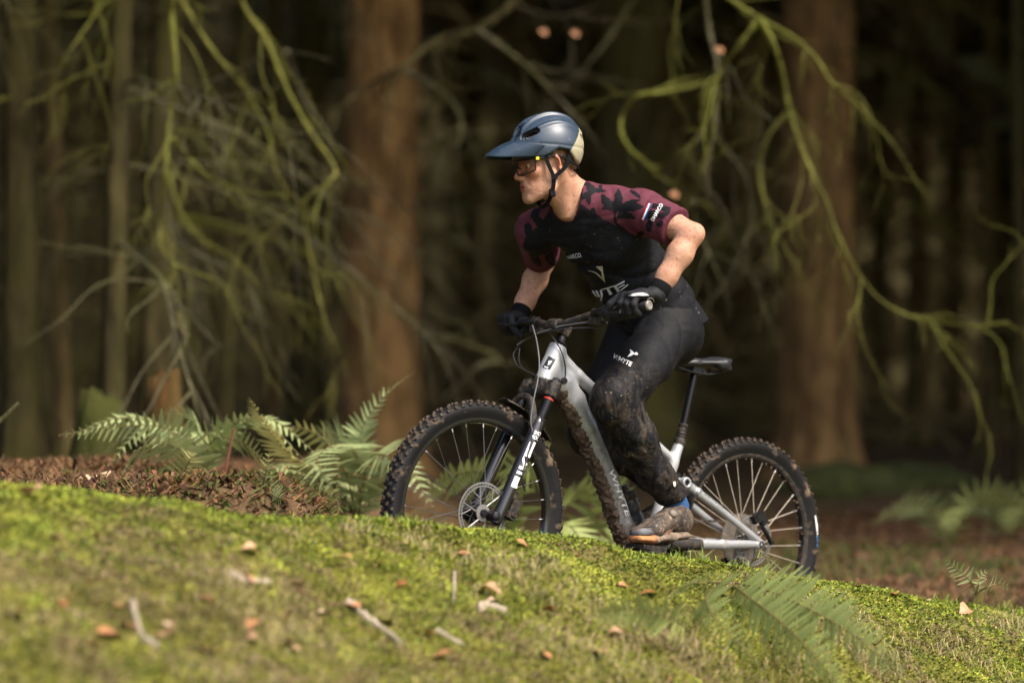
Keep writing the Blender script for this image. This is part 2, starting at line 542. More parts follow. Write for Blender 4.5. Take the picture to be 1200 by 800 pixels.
# short green grass, longest along the crest
X, Y, d, r = scatter(15000, -1.6, 0.25, 23)
crest = np.exp(-(d / 0.16) ** 2)
keep = (0.5 * n2(X, Y, 0.22, 37) + 0.75 * crest + r.random(len(X)) * 0.4) > 0.36
X, Y, crest = X[keep], Y[keep], crest[keep]
tint = np.array([0.190, 0.255, 0.040]) * r.uniform(0.55, 1.45, (len(X), 1)) * np.clip(r.normal(1, 0.1, (len(X), 3)), 0.6, 1.4)
tall = sstep(0.45, 0.8, n2(X, Y, 0.18, 38) + 0.3 * sstep(0.3, 0.9, X)) * crest
blades('green_grass', X, Y, r.uniform(0.014, 0.036, len(X)) + 0.05 * tall * r.random(len(X)), r.uniform(0.002, 0.004, len(X)), r.uniform(0.4, 1.05, len(X)), np.clip(tint, 0.01, 1),
       'short green grass blades sprouting along the crest of the bank', 'grass', 3)
X, Y, d, r = scatter(5200, -1.75, 0.05, 27)
tint = np.array([0.30, 0.15, 0.07]) * r.uniform(0.3, 1.4, (len(X), 1)) * np.clip(r.normal(1, 0.12, (len(X), 3)), 0.6, 1.4)
blades('leaf_fragments', X, Y, r.uniform(0.010, 0.032, len(X)), r.uniform(0.006, 0.016, len(X)), r.uniform(0.7, 1.1, len(X)), np.clip(tint, 0.01, 1),
       'small brown leaf fragments and bark bits scattered in the moss', 'litter', 6, 0.9, 0.0, 0.2)
# bracken litter and needles behind the trail: brown flecks
r = np.random.default_rng(24)
N = 32000
X = r.uniform(-3.4, 3.8, N); Y = r.uniform(0.28, 6.5, N) + crest_y(X)
tint = np.array([0.16, 0.088, 0.042]) * r.uniform(0.25, 1.35, (N, 1)) + r.normal(0, 0.006, (N, 3))
gp = (n2(X, Y, 0.9, 41) > 0.25) & (r.random(N) < 0.6)
tint[gp] = np.array([0.07, 0.085, 0.02]) * r.uniform(0.5, 1.3, (gp.sum(), 1))
blades('leaf_litter', X, Y, r.uniform(0.02, 0.11, N), r.uniform(0.006, 0.018, N), r.uniform(0.7, 1.15, N), np.clip(tint, 0.008, 1),
       'brown bracken litter and needles strewn behind the trail', 'litter', 4, 0.9, 0.0, 0.45)
N = 9000
X = r.uniform(-1.9, 0.1, N); Y = r.uniform(0.22, 1.5, N) + crest_y(X)
tint = np.array([0.150, 0.080, 0.038]) * r.uniform(0.25, 1.5, (N, 1)) + r.normal(0, 0.006, (N, 3))
gp = r.random(N) < 0.25
tint[gp] = np.array([0.10, 0.125, 0.03]) * r.uniform(0.5, 1.3, (gp.sum(), 1))
blades('trail_litter', X, Y, r.uniform(0.02, 0.10, N), r.uniform(0.005, 0.016, N), r.uniform(0.6, 1.1, N), np.clip(tint, 0.008, 1),
       'brown dead bracken and green shoots on the slope below the left ferns', 'litter', 7, 0.9, 0.0, 0.4)

# ------------------------------------------------------------------ trees
def bark_mat(name, dark, light, moss, mlo, mhi):
    m, nt, bs = new_mat(name)
    c = mixc(nt, noise_fac(nt, 10, 0.40, 0.62, 8, stretch=(1, 1, 0.22)), dark, light)
    c = mixc(nt, noise_fac(nt, 1.6, mlo, mhi, 6, stretch=(1, 1, 0.5)), c, moss)
    nt.links.new(c, bs.inputs['Base Color']); bs.inputs['Roughness'].default_value = 0.95
    bs.inputs['Specular IOR Level'].default_value = 0.1
    bump(nt, bs, noise_fac(nt, 16, 0, 1, 8, stretch=(1, 1, 0.2)), 0.9, 0.05)
    return m
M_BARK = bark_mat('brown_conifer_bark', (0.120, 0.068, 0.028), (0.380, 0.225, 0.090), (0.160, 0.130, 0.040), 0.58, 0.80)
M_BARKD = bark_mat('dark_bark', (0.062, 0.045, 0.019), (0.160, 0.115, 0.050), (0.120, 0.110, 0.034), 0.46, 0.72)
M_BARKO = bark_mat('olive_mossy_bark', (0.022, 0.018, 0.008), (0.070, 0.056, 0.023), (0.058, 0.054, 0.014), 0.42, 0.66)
M_BARKP = bark_mat('pale_olive_bark', (0.090, 0.078, 0.036), (0.210, 0.180, 0.085), (0.160, 0.150, 0.045), 0.42, 0.66)
M_MOSSY = bark_mat('moss_coated_wood', (0.066, 0.061, 0.016), (0.158, 0.147, 0.037), (0.140, 0.145, 0.027), 0.40, 0.65)
M_TWIG = bark_mat('grey_dead_wood', (0.045, 0.040, 0.024), (0.105, 0.090, 0.052), (0.085, 0.088, 0.030), 0.45, 0.7)
M_CROWN = simple('dark_conifer_needles', (0.058, 0.056, 0.019), 0.8, var=0.45, scale=1.5)

def trunk_mesh(rad, h, seed, lean=0.0):
    r = random.Random(seed)
    zs = [-0.3, 0.0, 0.15, 0.4, 0.9, 1.8, 3.5, 6, 10, h]
    fl = [1.7, 1.5, 1.28, 1.12, 1.03, 1.0, 0.95, 0.85, 0.65, 0.12]
    seg = 16
    ph = [r.uniform(0, 6.28) for _ in range(3)]
    wob = [r.uniform(-1, 1) for _ in range(4)]
    V, Fc = [], []
    for z, f in zip(zs, fl):
        cx = lean * z + 0.04 * wob[0] * math.sin(z * 0.5 + ph[0]); cy = 0.04 * wob[1] * math.sin(z * 0.4 + ph[1])
        for k in range(seg):
            a = 2 * math.pi * k / seg
            but = 1 + (0.16 * (f - 0.9) * 2 + 0.03) * math.sin(a * 5 + ph[2]) + 0.02 * math.sin(a * 3 + z)
            V.append((cx + rad * f * but * math.cos(a), cy + rad * f * but * math.sin(a), z))
    for i in range(len(zs) - 1):
        for k in range(seg):
            k2 = (k + 1) % seg
            Fc.append((i * seg + k, i * seg + k2, (i + 1) * seg + k2, (i + 1) * seg + k))
    return V, Fc

def crown_mesh(seed, h, base, rad, nb=64):
    """drooping conifer boughs of many needle sprays through the crown's volume"""
    r = np.random.default_rng(seed)
    V, T = [], []
    for b in range(nb):
        f = (b + r.random()) / nb
        z0 = base + (h - base) * f
        L = rad * (1 - 0.8 * f ** 1.2) * r.uniform(0.6, 1.1) + 0.3
        a = r.uniform(0, 2 * np.pi)
        dirv = np.array([np.cos(a), np.sin(a), 0])
        for s in range(26):
            t = 0.08 + 0.92 * r.random()
            c = dirv * L * t + np.array([0, 0, z0 + 0.25 * t * L * (0.4 - t) ]) + r.normal(0, 0.22, 3)
            sz = r.uniform(0.22, 0.5)
            e1 = dirv * 0.8 + r.normal(0, 0.5, 3); e1 /= np.linalg.norm(e1)
            e2 = np.cross(e1, r.normal(0, 1, 3)); e2 /= np.linalg.norm(e2)
            k = len(V)
            V += [c - e1 * sz, c + e2 * sz * 0.38 + e1 * sz * .1, c + e1 * sz - np.array([0, 0, sz * 0.3]), c - e2 * sz * 0.38]
            T.append((k, k + 1, k + 2, k + 3))
    return make_mesh('crown', V, T, M_CROWN, smooth=False)
CROWNS = [crown_mesh(50, 16, 6.0, 3.2), crown_mesh(51, 17, 7.0, 3.6), crown_mesh(52, 15, 5.4, 2.8)]
CROWN_LOW = crown_mesh(55, 14, 3.3, 3.3, 80)  # crown based low to block light, for the added unseen trees
CROWNS_HI = [crown_mesh(53, 19, 6.8, 4.2, 74), crown_mesh(54, 20, 8.5, 4.4, 74)]

def twig_mesh(seed, L, rad, mat, sub=7):
    """a dead drooping branch along +x with its side twigs"""
    r = random.Random(seed)
    mb = MB()
    p = [Vector((0, 0, 0))]
    d = Vector((1, r.uniform(-0.2, 0.2), 0.12))
    for k in range(7):
        d = (d + Vector((0, r.uniform(-0.28, 0.28), -0.13 - r.uniform(-0.1, 0.12)))).normalized()
        p.append(p[-1] + d * L / 7)
    c = catmull(p, 4)
    mb.tube(c, [rad, rad * 0.8, rad * 0.55, rad * 0.25], 6)
    for k in range(sub):
        i = r.randrange(5, len(c) - 2)
        q = [c[i]]; d2 = (c[i + 1] - c[i]).normalized() + Vector((r.uniform(-.5, .5), r.choice([-1, 1]) * r.uniform(0.4, 1.0), r.uniform(-0.9, 0.35)))
        LL = L * r.uniform(0.15, 0.42)
        for j in range(4):
            d2 = (d2.normalized() + Vector((r.uniform(-.3, .3), r.uniform(-.3, .3), r.uniform(-0.5, 0.12))))
            q.append(q[-1] + d2.normalized() * LL / 4)
        mb.tube(catmull(q, 3), [rad * 0.45, rad * 0.3, rad * 0.14], 5)
    return make_mesh('branch', mb.v, mb.f, mat)
TWIGS = [twig_mesh(60 + k, random.uniform(1.6, 2.8), 0.011, [M_TWIG, M_MOSSY, M_TWIG][k % 3], 16) for k in range(8)]

def tree(px, wpx, Y, mat, label, group=None, lean=0.0, crown=None, twigs=4, more_twigs=1.5, tz=(1.0, 4.5), name='conifer_tree', X=None, rad=None, seed=None):
    x = (px - 600) / FPX * Y if X is None else X
    rad = rad or wpx / FPX * Y / 2
    seed = seed if seed is not None else int(px * 7 + Y * 13)
    r = random.Random(seed)
    z = float(height(np.array([x]), np.array([Y]))[0])
    root = empty(name, (x, Y, z))
    V, Fc = trunk_mesh(rad, 19, seed, lean)
    obj('trunk', V, Fc, mat, root)
    me = crown if crown is not None else r.choice(CROWNS_HI if Y > 17 else CROWNS)
    c = link(bpy.data.objects.new('crown', me), root)
    c.rotation_euler = (0, 0, r.uniform(0, 6.28)); s = r.uniform(0.9, 1.12); c.scale = (s, s, 1)
    for k in range(int(twigs * more_twigs)):
        b = link(bpy.data.objects.new('branch', r.choice(TWIGS)), root)
        hz = r.uniform(*tz)
        b.location = (lean * hz, 0, hz)
        b.rotation_euler = (r.uniform(-0.4, 0.4), r.uniform(-0.15, 0.25), r.uniform(0, 6.28))
        s = r.uniform(0.6, 1.25); b.scale = (s, s, s)
    tag(root, label, 'tree', group)
    return root

# trees the photograph lets one tell apart
t_brown_left = tree(449, 88, 19, M_BARK, 'thick brown conifer trunk standing left of the rider', twigs=6, tz=(1.5, 5))
t_brown_right = tree(960, 86, 20, M_BARK, 'thick reddish-brown conifer trunk standing to the right of the bicycle', twigs=7, tz=(1.5, 5))
t_olive = tree(747, 92, 27, M_BARKP, 'broad olive-grey conifer trunk behind the rider\'s back', twigs=5, tz=(2, 7))
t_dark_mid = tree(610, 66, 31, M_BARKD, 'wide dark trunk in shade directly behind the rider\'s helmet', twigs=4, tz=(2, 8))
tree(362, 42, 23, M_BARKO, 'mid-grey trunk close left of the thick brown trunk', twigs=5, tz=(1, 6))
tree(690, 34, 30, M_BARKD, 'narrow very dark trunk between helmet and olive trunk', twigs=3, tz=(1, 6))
t_l1 = tree(24, 40, 13.5, M_BARKO, 'mossy olive trunk nearest the left edge of the picture', twigs=5, tz=(0.8, 3.5), name='broadleaf_tree')
t_l2 = tree(128, 26, 13, M_BARKO, 'slim mossy leaning stem, second from the left edge', lean=0.03, twigs=5, tz=(0.8, 3.5), name='broadleaf_tree')
t_l3 = tree(188, 36, 15, M_BARKO, 'mossy stem behind the long hanging branch on the left', lean=0.02, twigs=5, tz=(0.8, 4), name='broadleaf_tree')
tree(75, 20, 16, M_BARKD, 'thin dark stem between the two leftmost mossy stems', lean=-0.03, twigs=4, tz=(0.8, 4), name='broadleaf_tree')
t_l4 = tree(262, 20, 17, M_BARKO, 'thin mossy stem leaning right behind the left ferns', lean=0.05, twigs=5, tz=(0.8, 5), name='broadleaf_tree')
tree(318, 22, 26, M_BARKD, 'slender dark trunk left of the mid-grey trunk', twigs=3, tz=(1, 6))
tree(1193, 11, 17, M_BARKO, 'thin pale sunlit pole-like stem at the right edge of the picture', twigs=1, tz=(3.5, 6))
tree(1158, 15, 24, M_BARKD, 'thin dark pole stem beside the pale stem at the right edge', twigs=2, tz=(2, 7))
tree(1072, 26, 28, M_BARKD, 'dim reddish trunk right of the thick reddish-brown trunk', twigs=4, tz=(2, 7))
tree(1122, 18, 33, M_BARKD, 'dark narrow trunk midway between the dim reddish trunk and right edge', twigs=3, tz=(2, 8))
tree(1032, 22, 36, M_BARKD, 'dark trunk just right of the thick reddish-brown trunk, far back', twigs=3, tz=(2, 8))
tree(885, 24, 34, M_BARKD, 'dark trunk just left of the thick reddish-brown trunk, far back', twigs=3, tz=(2, 8))
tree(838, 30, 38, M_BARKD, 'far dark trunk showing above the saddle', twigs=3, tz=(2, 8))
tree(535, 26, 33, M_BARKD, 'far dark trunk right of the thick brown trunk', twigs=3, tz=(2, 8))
# the wood goes on behind; unseen trees added at the sides shade it
r = random.Random(77)
placed = []
k = 0
while k < 46:
    Y = r.uniform(32, 66); X = r.uniform(-0.36, 0.36) * Y
    if any((X - a) ** 2 + (Y - b) ** 2 < 7 for a, b in placed): continue
    placed.append((X, Y)); k += 1
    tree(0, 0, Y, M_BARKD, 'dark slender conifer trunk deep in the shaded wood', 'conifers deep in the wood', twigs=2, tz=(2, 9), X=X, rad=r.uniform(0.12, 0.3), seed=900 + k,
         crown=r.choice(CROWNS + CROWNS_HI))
SHADE_LOW = [(-4.7, 8.7), (-6.6, 6.9), (-5.6, 11.4), (8.8, 15.6), (7.2, 19.0), (11.2, 18.5), (9.6, 21.5), (9.0, 26.5), (12.0, 24.5), (8.4, 31.0), (10.6, 34.0), (13.6, 29.5)]  # unseen low-crowned trees added to keep side light off the stems
SHADE_SIDE = SHADE_LOW + [(5.6, 13.0), (7.6, 10.9), (6.2, 12.9), (10.6, 9.6), (-4.8, 10.6), (-6.6, 13.5), (6.9, 14.2), (-7.6, 9.2), (5.4, 17), (-6.4, 18), (9.2, 12), (-10.5, 13), (9.6, 18), (-9.5, 20), (12.5, 15), (-13, 17), (8.6, 23), (-9, 26), (13, 21), (-14, 23), (12, 28), (-13, 30), (16, 25), (-17, 28), (-11, 7), (-14, 10), (17, 17), (-18, 16), (15, 33), (-16, 36), (20, 30), (-21, 34), (22, 22), (-22, 24), (18, 40), (-19, 43), (26, 35), (-27, 38),
        (1.2, 13.8), (-2.2, 12.9), (2.9, 15.5), (-3.4, 16.4), (0.2, 17.4), (3.9, 19.5)]
for k, (X, Y) in enumerate(SHADE_SIDE):  # trees out of view, added as canopy to darken the background
    if k < 50:
        tree(0, 0, Y, [M_BARKD, M_BARK][k % 2], 'unseen tall conifer with low dense crown, added outside the clearing to shade the wood', 'unseen shade conifers around the clearing', twigs=3, tz=(1.5, 4), X=X, rad=r.uniform(0.14, 0.28), seed=700 + k, crown=CROWN_LOW if k < 12 else r.choice(CROWNS))

# far wood: reads as one dark mass
r2 = np.random.default_rng(5)
N = 45000
a = r2.uniform(-0.75, 0.75, N); dist = r2.uniform(70, 84, N)
cz = r2.uniform(-0.6, 26, N) ** 1.0
C = np.stack([np.sin(a) * dist, np.cos(a) * dist, cz + 0.3], -1)
e1 = r2.normal(0, 1, (N, 3)); e1[:, 2] -= 0.8; e1 /= nrm(e1)[:, None]
e2 = np.cross(e1, r2.normal(0, 1, (N, 3))); e2 /= nrm(e2)[:, None]
s = r2.uniform(0.7, 1.6, (N, 1))
V = np.stack([C - e1 * s, C + e2 * s * .4, C + e1 * s, C - e2 * s * .4], 1).reshape(-1, 3)
o = obj('far_wood', V, np.arange(4 * N).reshape(-1, 4), simple('far_wood_twigs', (0.150, 0.120, 0.050), 0.9, var=0.5, scale=0.6), smooth=False)
tag(o, 'dark mass of far conifers closing off the wood', 'wood', kind='stuff')

# fine dead twigs filling the wood between the trunks
N = 20000
yy = 24 + 40 * r2.random(N) ** 0.8; xx = r2.uniform(-0.27, 0.27, N) * yy; zz = 0.3 + r2.random(N) ** 1.2 * 9.5
C = np.stack([xx, yy, zz], -1)
e1 = r2.normal(0, 1, (N, 3)) * np.array([1, 0.6, 0.6]); e1 /= nrm(e1)[:, None]
e2 = np.cross(e1, r2.normal(0, 1, (N, 3))); e2 /= nrm(e2)[:, None]
e3 = np.cross(e1, e2)
L_ = r2.uniform(0.35, 1.0, (N, 1)); W_ = r2.uniform(0.006, 0.022, (N, 1))
sag = np.array([0, 0, -1.0]) * L_ * 0.25
V = np.stack([C - e1 * L_ + sag, C + e2 * W_, C - e2 * W_ * .5 + e3 * W_, C - e2 * W_ * .5 - e3 * W_, C + e1 * L_ + sag], 1).reshape(-1, 3)
k5 = np.arange(N)[:, None] * 5
T = np.concatenate([k5 + np.array([[0, a_, b_]]) for a_, b_ in ((1, 2), (2, 3), (3, 1))] + [k5 + np.array([[4, b_, a_]]) for a_, b_ in ((1, 2), (2, 3), (3, 1))], 1).reshape(-1, 3)
o = obj('dead_twigs', V, T, simple('dry_twig_olive', (0.270, 0.215, 0.090), 0.9, var=0.4, scale=0.8), smooth=False)
tag(o, 'tangle of fine dead twigs between the far trunks', 'twigs', kind='stuff')

# mossy branches that hang into view, each grown from a tree; points follow the photograph at their own depth
def hang(root, Y, pts, w, mat=M_MOSSY, dY=0.0, root_h=None, twigs=0, seed=0):
    n = len(pts)
    rr = random.Random(seed + int(pts[0][0]))
    P = [at(x, y, Y + dY * k / max(1, n - 1) + rr.uniform(-0.12, 0.12)) for k, (x, y) in enumerate(pts)]
    if root_h is not None:
        b = root.location
        P = [Vector((b.x, b.y, b.z + root_h)), (Vector((b.x, b.y, b.z + root_h + 0.2)) + P[0]) / 2 + Vector((0, 0, 0.35))] + P
    c = catmull(P, 6)
    rad = 0.66 * w / FPX * Y / 2
    mb = MB()
    rr2 = [rad * (1.3 - 1.15 * k / len(c)) * rr.uniform(0.72, 1.3) for k in range(len(c))]
    mb.tube(c, rr2, 7)
    def spray(p, d, L, r0, depth):
        q = [p]
        for j in range(5):
            d = d.normalized() + Vector((rr.uniform(-.45, .45), rr.uniform(-.35, .35), rr.uniform(-.5, .3)))
            q.append(q[-1] + d.normalized() * L / 5)
        cc = catmull(q, 3)
        mb.tube(cc, [r0, r0 * 0.7, r0 * 0.3], 5)
        if depth:
            for _ in range(rr.randint(2, 4)):
                i = rr.randrange(2, len(cc) - 1)
                spray(cc[i], (cc[i] - cc[i - 1]).normalized() + Vector((rr.uniform(-1, 1), rr.uniform(-.7, .7), rr.uniform(-1, .6))), L * rr.uniform(0.35, 0.6), r0 * 0.55, depth - 1)
    for k in range(int(twigs * 1.5)):
        i = rr.randrange(len(c) // 5, len(c) - 2)
        spray(c[i], (c[i + 1] - c[i]).normalized() + Vector((rr.uniform(-1, 1), rr.uniform(-.6, .6), rr.uniform(-1, 0.6))), rr.uniform(0.25, 0.75), rad * 0.36, 1)
    o = mb.build('branch', mat)
    o.parent = root
    o.matrix_parent_inverse = Matrix.Translation(-root.location)
    return o
hang(t_l3, 12.2, [(199, -40), (201, 20), (206, 80), (199, 140), (194, 200), (187, 262), (190, 292), (205, 312), (186, 330), (168, 346)], 9, root_h=3.4, twigs=6)
hang(t_l3, 12.2, [(203, 162), (222, 186), (245, 208), (262, 214), (290, 228)], 6, twigs=3)
hang(t_l3, 12.2, [(204, 311), (230, 320), (262, 333), (266, 348)], 5, twigs=2)
hang(t_l4, 12.6, [(262, -60), (285, 6), (312, 48), (336, 104), (362, 152), (392, 196), (386, 212), (357, 236), (362, 290), (372, 340), (384, 385), (396, 410), (404, 424), (408, 446)], 9, root_h=3.8, twigs=7)
hang(t_l4, 12.6, [(176, -60), (214, 4), (240, 46), (262, 76), (292, 112), (314, 156), (322, 196), (338, 224), (357, 236)], 8, twigs=4)
hang(t_l4, 12.9, [(206, 96), (222, 122), (240, 140), (258, 162), (262, 200), (258, 240)], 8, mat=M_TWIG, twigs=3)
hang(t_l4, 13.2, [(192, 250), (210, 282), (240, 304), (282, 322), (302, 366), (318, 420), (352, 470)], 7, mat=M_TWIG, twigs=4)
hang(t_l4, 13.0, [(196, 200), (208, 240), (232, 278), (270, 300), (310, 338), (355, 352)], 6, twigs=3)
hang(t_l2, 12.4, [(150, -30), (120, 6), (90, 48), (66, 88), (60, 112), (30, 120)], 5, root_h=3.2, twigs=4)
hang(t_l2, 12.4, [(100, -30), (118, 20), (128, 62), (124, 92)], 5, twigs=3)
hang(t_brown_left, 14.5, [(660, -60), (606, 0), (560, 34), (516, 46), (470, 80), (436, 98), (404, 124), (372, 146), (300, 160)], 15, mat=M_BARKO, root_h=4.6, twigs=8)
hang(t_brown_left, 14.2, [(560, 36), (600, 64), (640, 100), (670, 132), (700, 168)], 9, mat=M_TWIG, twigs=4)
hang(t_brown_left, 14.6, [(472, 82), (520, 110), (540, 140), (536, 170), (520, 196)], 9, mat=M_TWIG, twigs=4)
hang(t_brown_left, 14.0, [(336, 60), (346, 90), (356, 116), (384, 160), (394, 206), (372, 236)], 7, mat=M_TWIG, twigs=3)
hang(t_olive, 15.0, [(596, -30), (606, 4), (632, 16), (664, 18), (700, 6)], 10, mat=M_TWIG, root_h=6.0, twigs=4)
hang(t_brown_right, 12.4, [(770, -70), (846, -8), (890, 22), (930, 44), (956, 68), (974, 96), (1006, 124), (1046, 168), (1072, 210), (1092, 240)], 8, root_h=4.2, twigs=8)
hang(t_brown_right, 12.4, [(890, 22), (908, 56), (919, 98), (928, 142), (944, 186), (968, 236), (986, 284), (1024, 344), (1068, 370), (1142, 382), (1180, 376)], 9, twigs=10)
hang(t_brown_right, 12.4, [(890, 22), (866, 54), (848, 78), (838, 98), (832, 126), (824, 156)], 9, twigs=3)
hang(t_brown_right, 12.9, [(824, -20), (831, 36), (840, 76), (838, 124), (835, 170), (821, 224), (808, 262)], 8, mat=M_TWIG, twigs=4)
hang(t_brown_right, 12.9, [(832, 96), (780, 108), (748, 112), (730, 134), (729, 160), (748, 184), (772, 196), (796, 178), (826, 160)], 7, mat=M_MOSSY, twigs=3)
hang(t_brown_right, 13.4, [(838, 110), (840, 140), (848, 172), (874, 208), (880, 258), (866, 300), (834, 346)], 7, mat=M_TWIG, twigs=4)
hang(t_brown_right, 13.2, [(926, 130), (900, 160), (890, 204), (904, 260), (934, 318)], 7, twigs=3)
hang(t_brown_right, 13.6, [(760, 110), (800, 96), (838, 84)], 6, twigs=2)
hang(t_brown_right, 13.0, [(812, 236), (814, 262), (824, 284), (842, 322), (856, 362)], 6, mat=M_TWIG, twigs=2)
hang(t_olive, 15.5, [(760, -30), (730, 20), (704, 58), (676, 90), (648, 120), (610, 150), (560, 160)], 8, mat=M_TWIG, twigs=5)
hang(t_olive, 14.5, [(520, 470), (560, 430), (585, 420), (540, 400), (505, 386)], 9, mat=M_TWIG, twigs=2)
# mossy stumps on the left, behind the ferns
for (px, py, Yd, rad, hgt, lab, sd) in [(192, 486, 11.2, 0.09, 0.30, 'mossy orange-brown rotting stump standing behind the left ferns', 1), (118, 488, 11.4, 0.12, 0.14, 'low moss-covered mound-like stump left of the rotting stump', 2)]:
    P = at(px, py, Yd); zg = float(height(np.array([P.x]), np.array([P.y]))[0])
    root = empty('tree_stump', (P.x, P.y, zg)); rr = random.Random(sd)
    V, Fc = [], []
    H = max(P.z - zg, 0) + hgt * 0.6
    for i, z in enumerate([-0.1, 0.0, 0.3 * H, 0.7 * H, H, H * 1.02]):
        f = [1.5, 1.35, 1.1, 1.0, 0.85, 0.1][i]
        for k in range(14):
            a = 2 * math.pi * k / 14
            V.append((rad * f * math.cos(a) * rr.uniform(.85, 1.15), rad * f * math.sin(a) * rr.uniform(.85, 1.15), z + (rr.uniform(-0.05, 0.07) if i == 4 else 0)))
        if i:
            for k in range(14):
                k2 = (k + 1) % 14; Fc.append(((i - 1) * 14 + k, (i - 1) * 14 + k2, i * 14 + k2, i * 14 + k))
    obj('trunk', V, Fc, bark_mat('stump_wood_%d' % sd, (0.045, 0.022, 0.010), (0.14, 0.058, 0.020), (0.042, 0.045, 0.011), 0.36 if sd == 1 else 0.1, 0.62 if sd == 1 else 0.3), root)
    tag(root, lab, 'stump')

# ------------------------------------------------------------------ ferns: plant > frond > pinna
def fern_mat(name, a, b):
    m, nt, bs = new_mat(name)
    c = mixc(nt, noise_fac(nt, 14, 0.35, 0.65, 4, 'Generated'), a, b)
    nt.links.new(c, bs.inputs['Base Color']); bs.inputs['Roughness'].default_value = 0.6
    bs.inputs['Specular IOR Level'].default_value = 0.3
    tr = nd(nt, 'ShaderNodeBsdfTranslucent'); nt.links.new(c, tr.inputs['Color'])
    ad = nd(nt, 'ShaderNodeMixShader', Fac=0.28)
    nt.links.new(bs.outputs[0], ad.inputs[1]); nt.links.new(tr.outputs[0], ad.inputs[2])
    nt.links.new(ad.outputs[0], nt.nodes['Material Output'].inputs['Surface'])
    return m
M_FERN = fern_mat('fern_green', (0.185, 0.230, 0.060), (0.330, 0.370, 0.130))
M_FERNB = fern_mat('fern_blue_green', (0.225, 0.280, 0.105), (0.380, 0.420, 0.190))
M_FERNY = fern_mat('fern_yellowing', (0.300, 0.290, 0.085), (0.460, 0.420, 0.170))
M_STALK = simple('fern_stalk', (0.13, 0.10, 0.035), 0.7)

def pinna_mesh(mat, lobes=9):
    """one leaflet along +x of unit length, its edge cut into lobes, slightly folded and drooping"""
    V, Fc = [], []
    N = lobes * 2
    for i in range(N + 1):
        t = i / N
        w = 0.145 * (1 - t) ** 0.7 * min(1, 0.45 + t * 4) * (1.0 if i % 2 else 0.72) + 0.004
        z = -0.10 * t * t
        V += [(t, w, z - w * 0.35), (t, 0, z), (t, -w, z - w * 0.35)]
        if i:
            a = (i - 1) * 3
            Fc += [(a, a + 1, a + 4, a + 3), (a + 1, a + 2, a + 5, a + 4)]
    return make_mesh('pinna', V, Fc, mat)
PIN = {}
def fern(px_root, fronds, label, cat='fern', group=None, name='fern', extra=0, L=0.5, mat=None):
    """fronds: (list of points on the midrib, longest leaflet, material, side normal)"""
    root = empty(name, px_root)
    rx = random.Random(int(px_root[0] * 777))
    for k in range(extra):
        a = rx.uniform(math.pi * 0.95, math.pi * 2.05) if k % 3 else rx.uniform(0.2, 2.9)
        l_ = L * rx.uniform(0.65, 1.1); dh = Vector((math.cos(a), math.sin(a) * 0.6, 0))
        pts = [px_root, px_root + dh * l_ * 0.25 + Vector((0, 0, l_ * 0.42)), px_root + dh * l_ * 0.6 + Vector((0, 0, l_ * 0.52)), px_root + dh * l_ + Vector((0, 0, l_ * rx.uniform(0.12, 0.4)))]
        sd = Vector((-math.sin(a), math.cos(a), 0.35 * rx.choice([-1, 1])))
        fronds = fronds + [(pts, l_ * 0.22, mat or fronds[0][2], tuple(sd), 20)]
    for (pts, plen, mat, side, npin) in fronds:
        if mat.name not in PIN: PIN[mat.name] = pinna_mesh(mat)
        c = catmull(pts, 10)
        mb = MB(); mb.tube([p - root.location for p in c], [0.0035, 0.0025, 0.001], 5)
        fr = mb.build('frond', M_STALK, root)
        rr = random.Random(int(px_root[0] * 1000) + int(plen * 1e4))
        n = len(c)
        for k in range(npin):
            t = 0.10 + 0.89 * (k / (npin - 1)) ** 0.95
            f = t * (n - 1); i = min(int(f), n - 2); P = c[i].lerp(c[i + 1], f - i)
            T = (c[i + 1] - c[i]).normalized()
            S = Vector(side); S = (S - T * S.dot(T)).normalized(); Nn = T.cross(S).normalized()
            L = plen * (math.sin(math.pi * min(1, (t + 0.22) / 1.22) ** 0.85) ** 0.8 + 0.04) * rr.uniform(0.88, 1.1)
            for sg in (-1, 1):
                if rr.random() < 0.03: continue
                x = (S * sg + T * (0.28 + 0.35 * t + rr.uniform(-0.08, 0.08)) - Nn * rr.uniform(-0.05, 0.25) * 0.8).normalized()
                y = (T - x * T.dot(x)).normalized(); z = x.cross(y)
                if z.dot(Nn) < 0: z = -z; y = z.cross(x)
                o = link(bpy.data.objects.new('pinna', PIN[mat.name]), fr)
                Mx = Matrix((x, y, z)).transposed().to_4x4() @ Matrix.Rotation(rr.uniform(-.25, .25), 4, 'X') @ Matrix.Diagonal((L, L * rr.uniform(.85, 1.1), L * rr.uniform(.6, 1.6), 1))
                Mx.translation = P - root.location
                o.matrix_local = Mx
    tag(root, label, cat, group)
    return root
def P_(px, py, Y): return at(px, py, Y)
def lift(px, py, dz, dy=0.0):
    g = ground_at(px, py); return Vector((g.x, g.y + dy, g.z + dz))

# fern sprawling down the bank in front of the rear wheel
g0 = lift(856, 682, 0.0)
fern(g0, [
    ([g0, P_(896, 690, 7.5), P_(946, 712, 7.25), P_(1004, 746, 7.0), P_(1066, 798, 6.8)], 0.120, M_FERN, (0.50, -0.30, 0.70), 40),
    ([g0, P_(876, 698, 7.4), P_(910, 724, 7.15), P_(954, 766, 6.9), P_(990, 812, 6.75)], 0.11, M_FERN, (0.50, -0.30, 0.70), 34),
    ([g0, P_(840, 688, 7.4), P_(828, 702, 7.25), P_(846, 734, 7.0), P_(892, 780, 6.75)], 0.10, M_FERN, (0.55, -0.3, 0.65), 30),
    ([g0, P_(816, 682, 7.35), P_(790, 692, 7.2), P_(774, 714, 7.05)], 0.07, M_FERN, (0.5, -0.5, 0.6), 18),
], 'large green fern sprawling down the bank in front of the rear wheel')
g0 = lift(810, 742, 0.0)
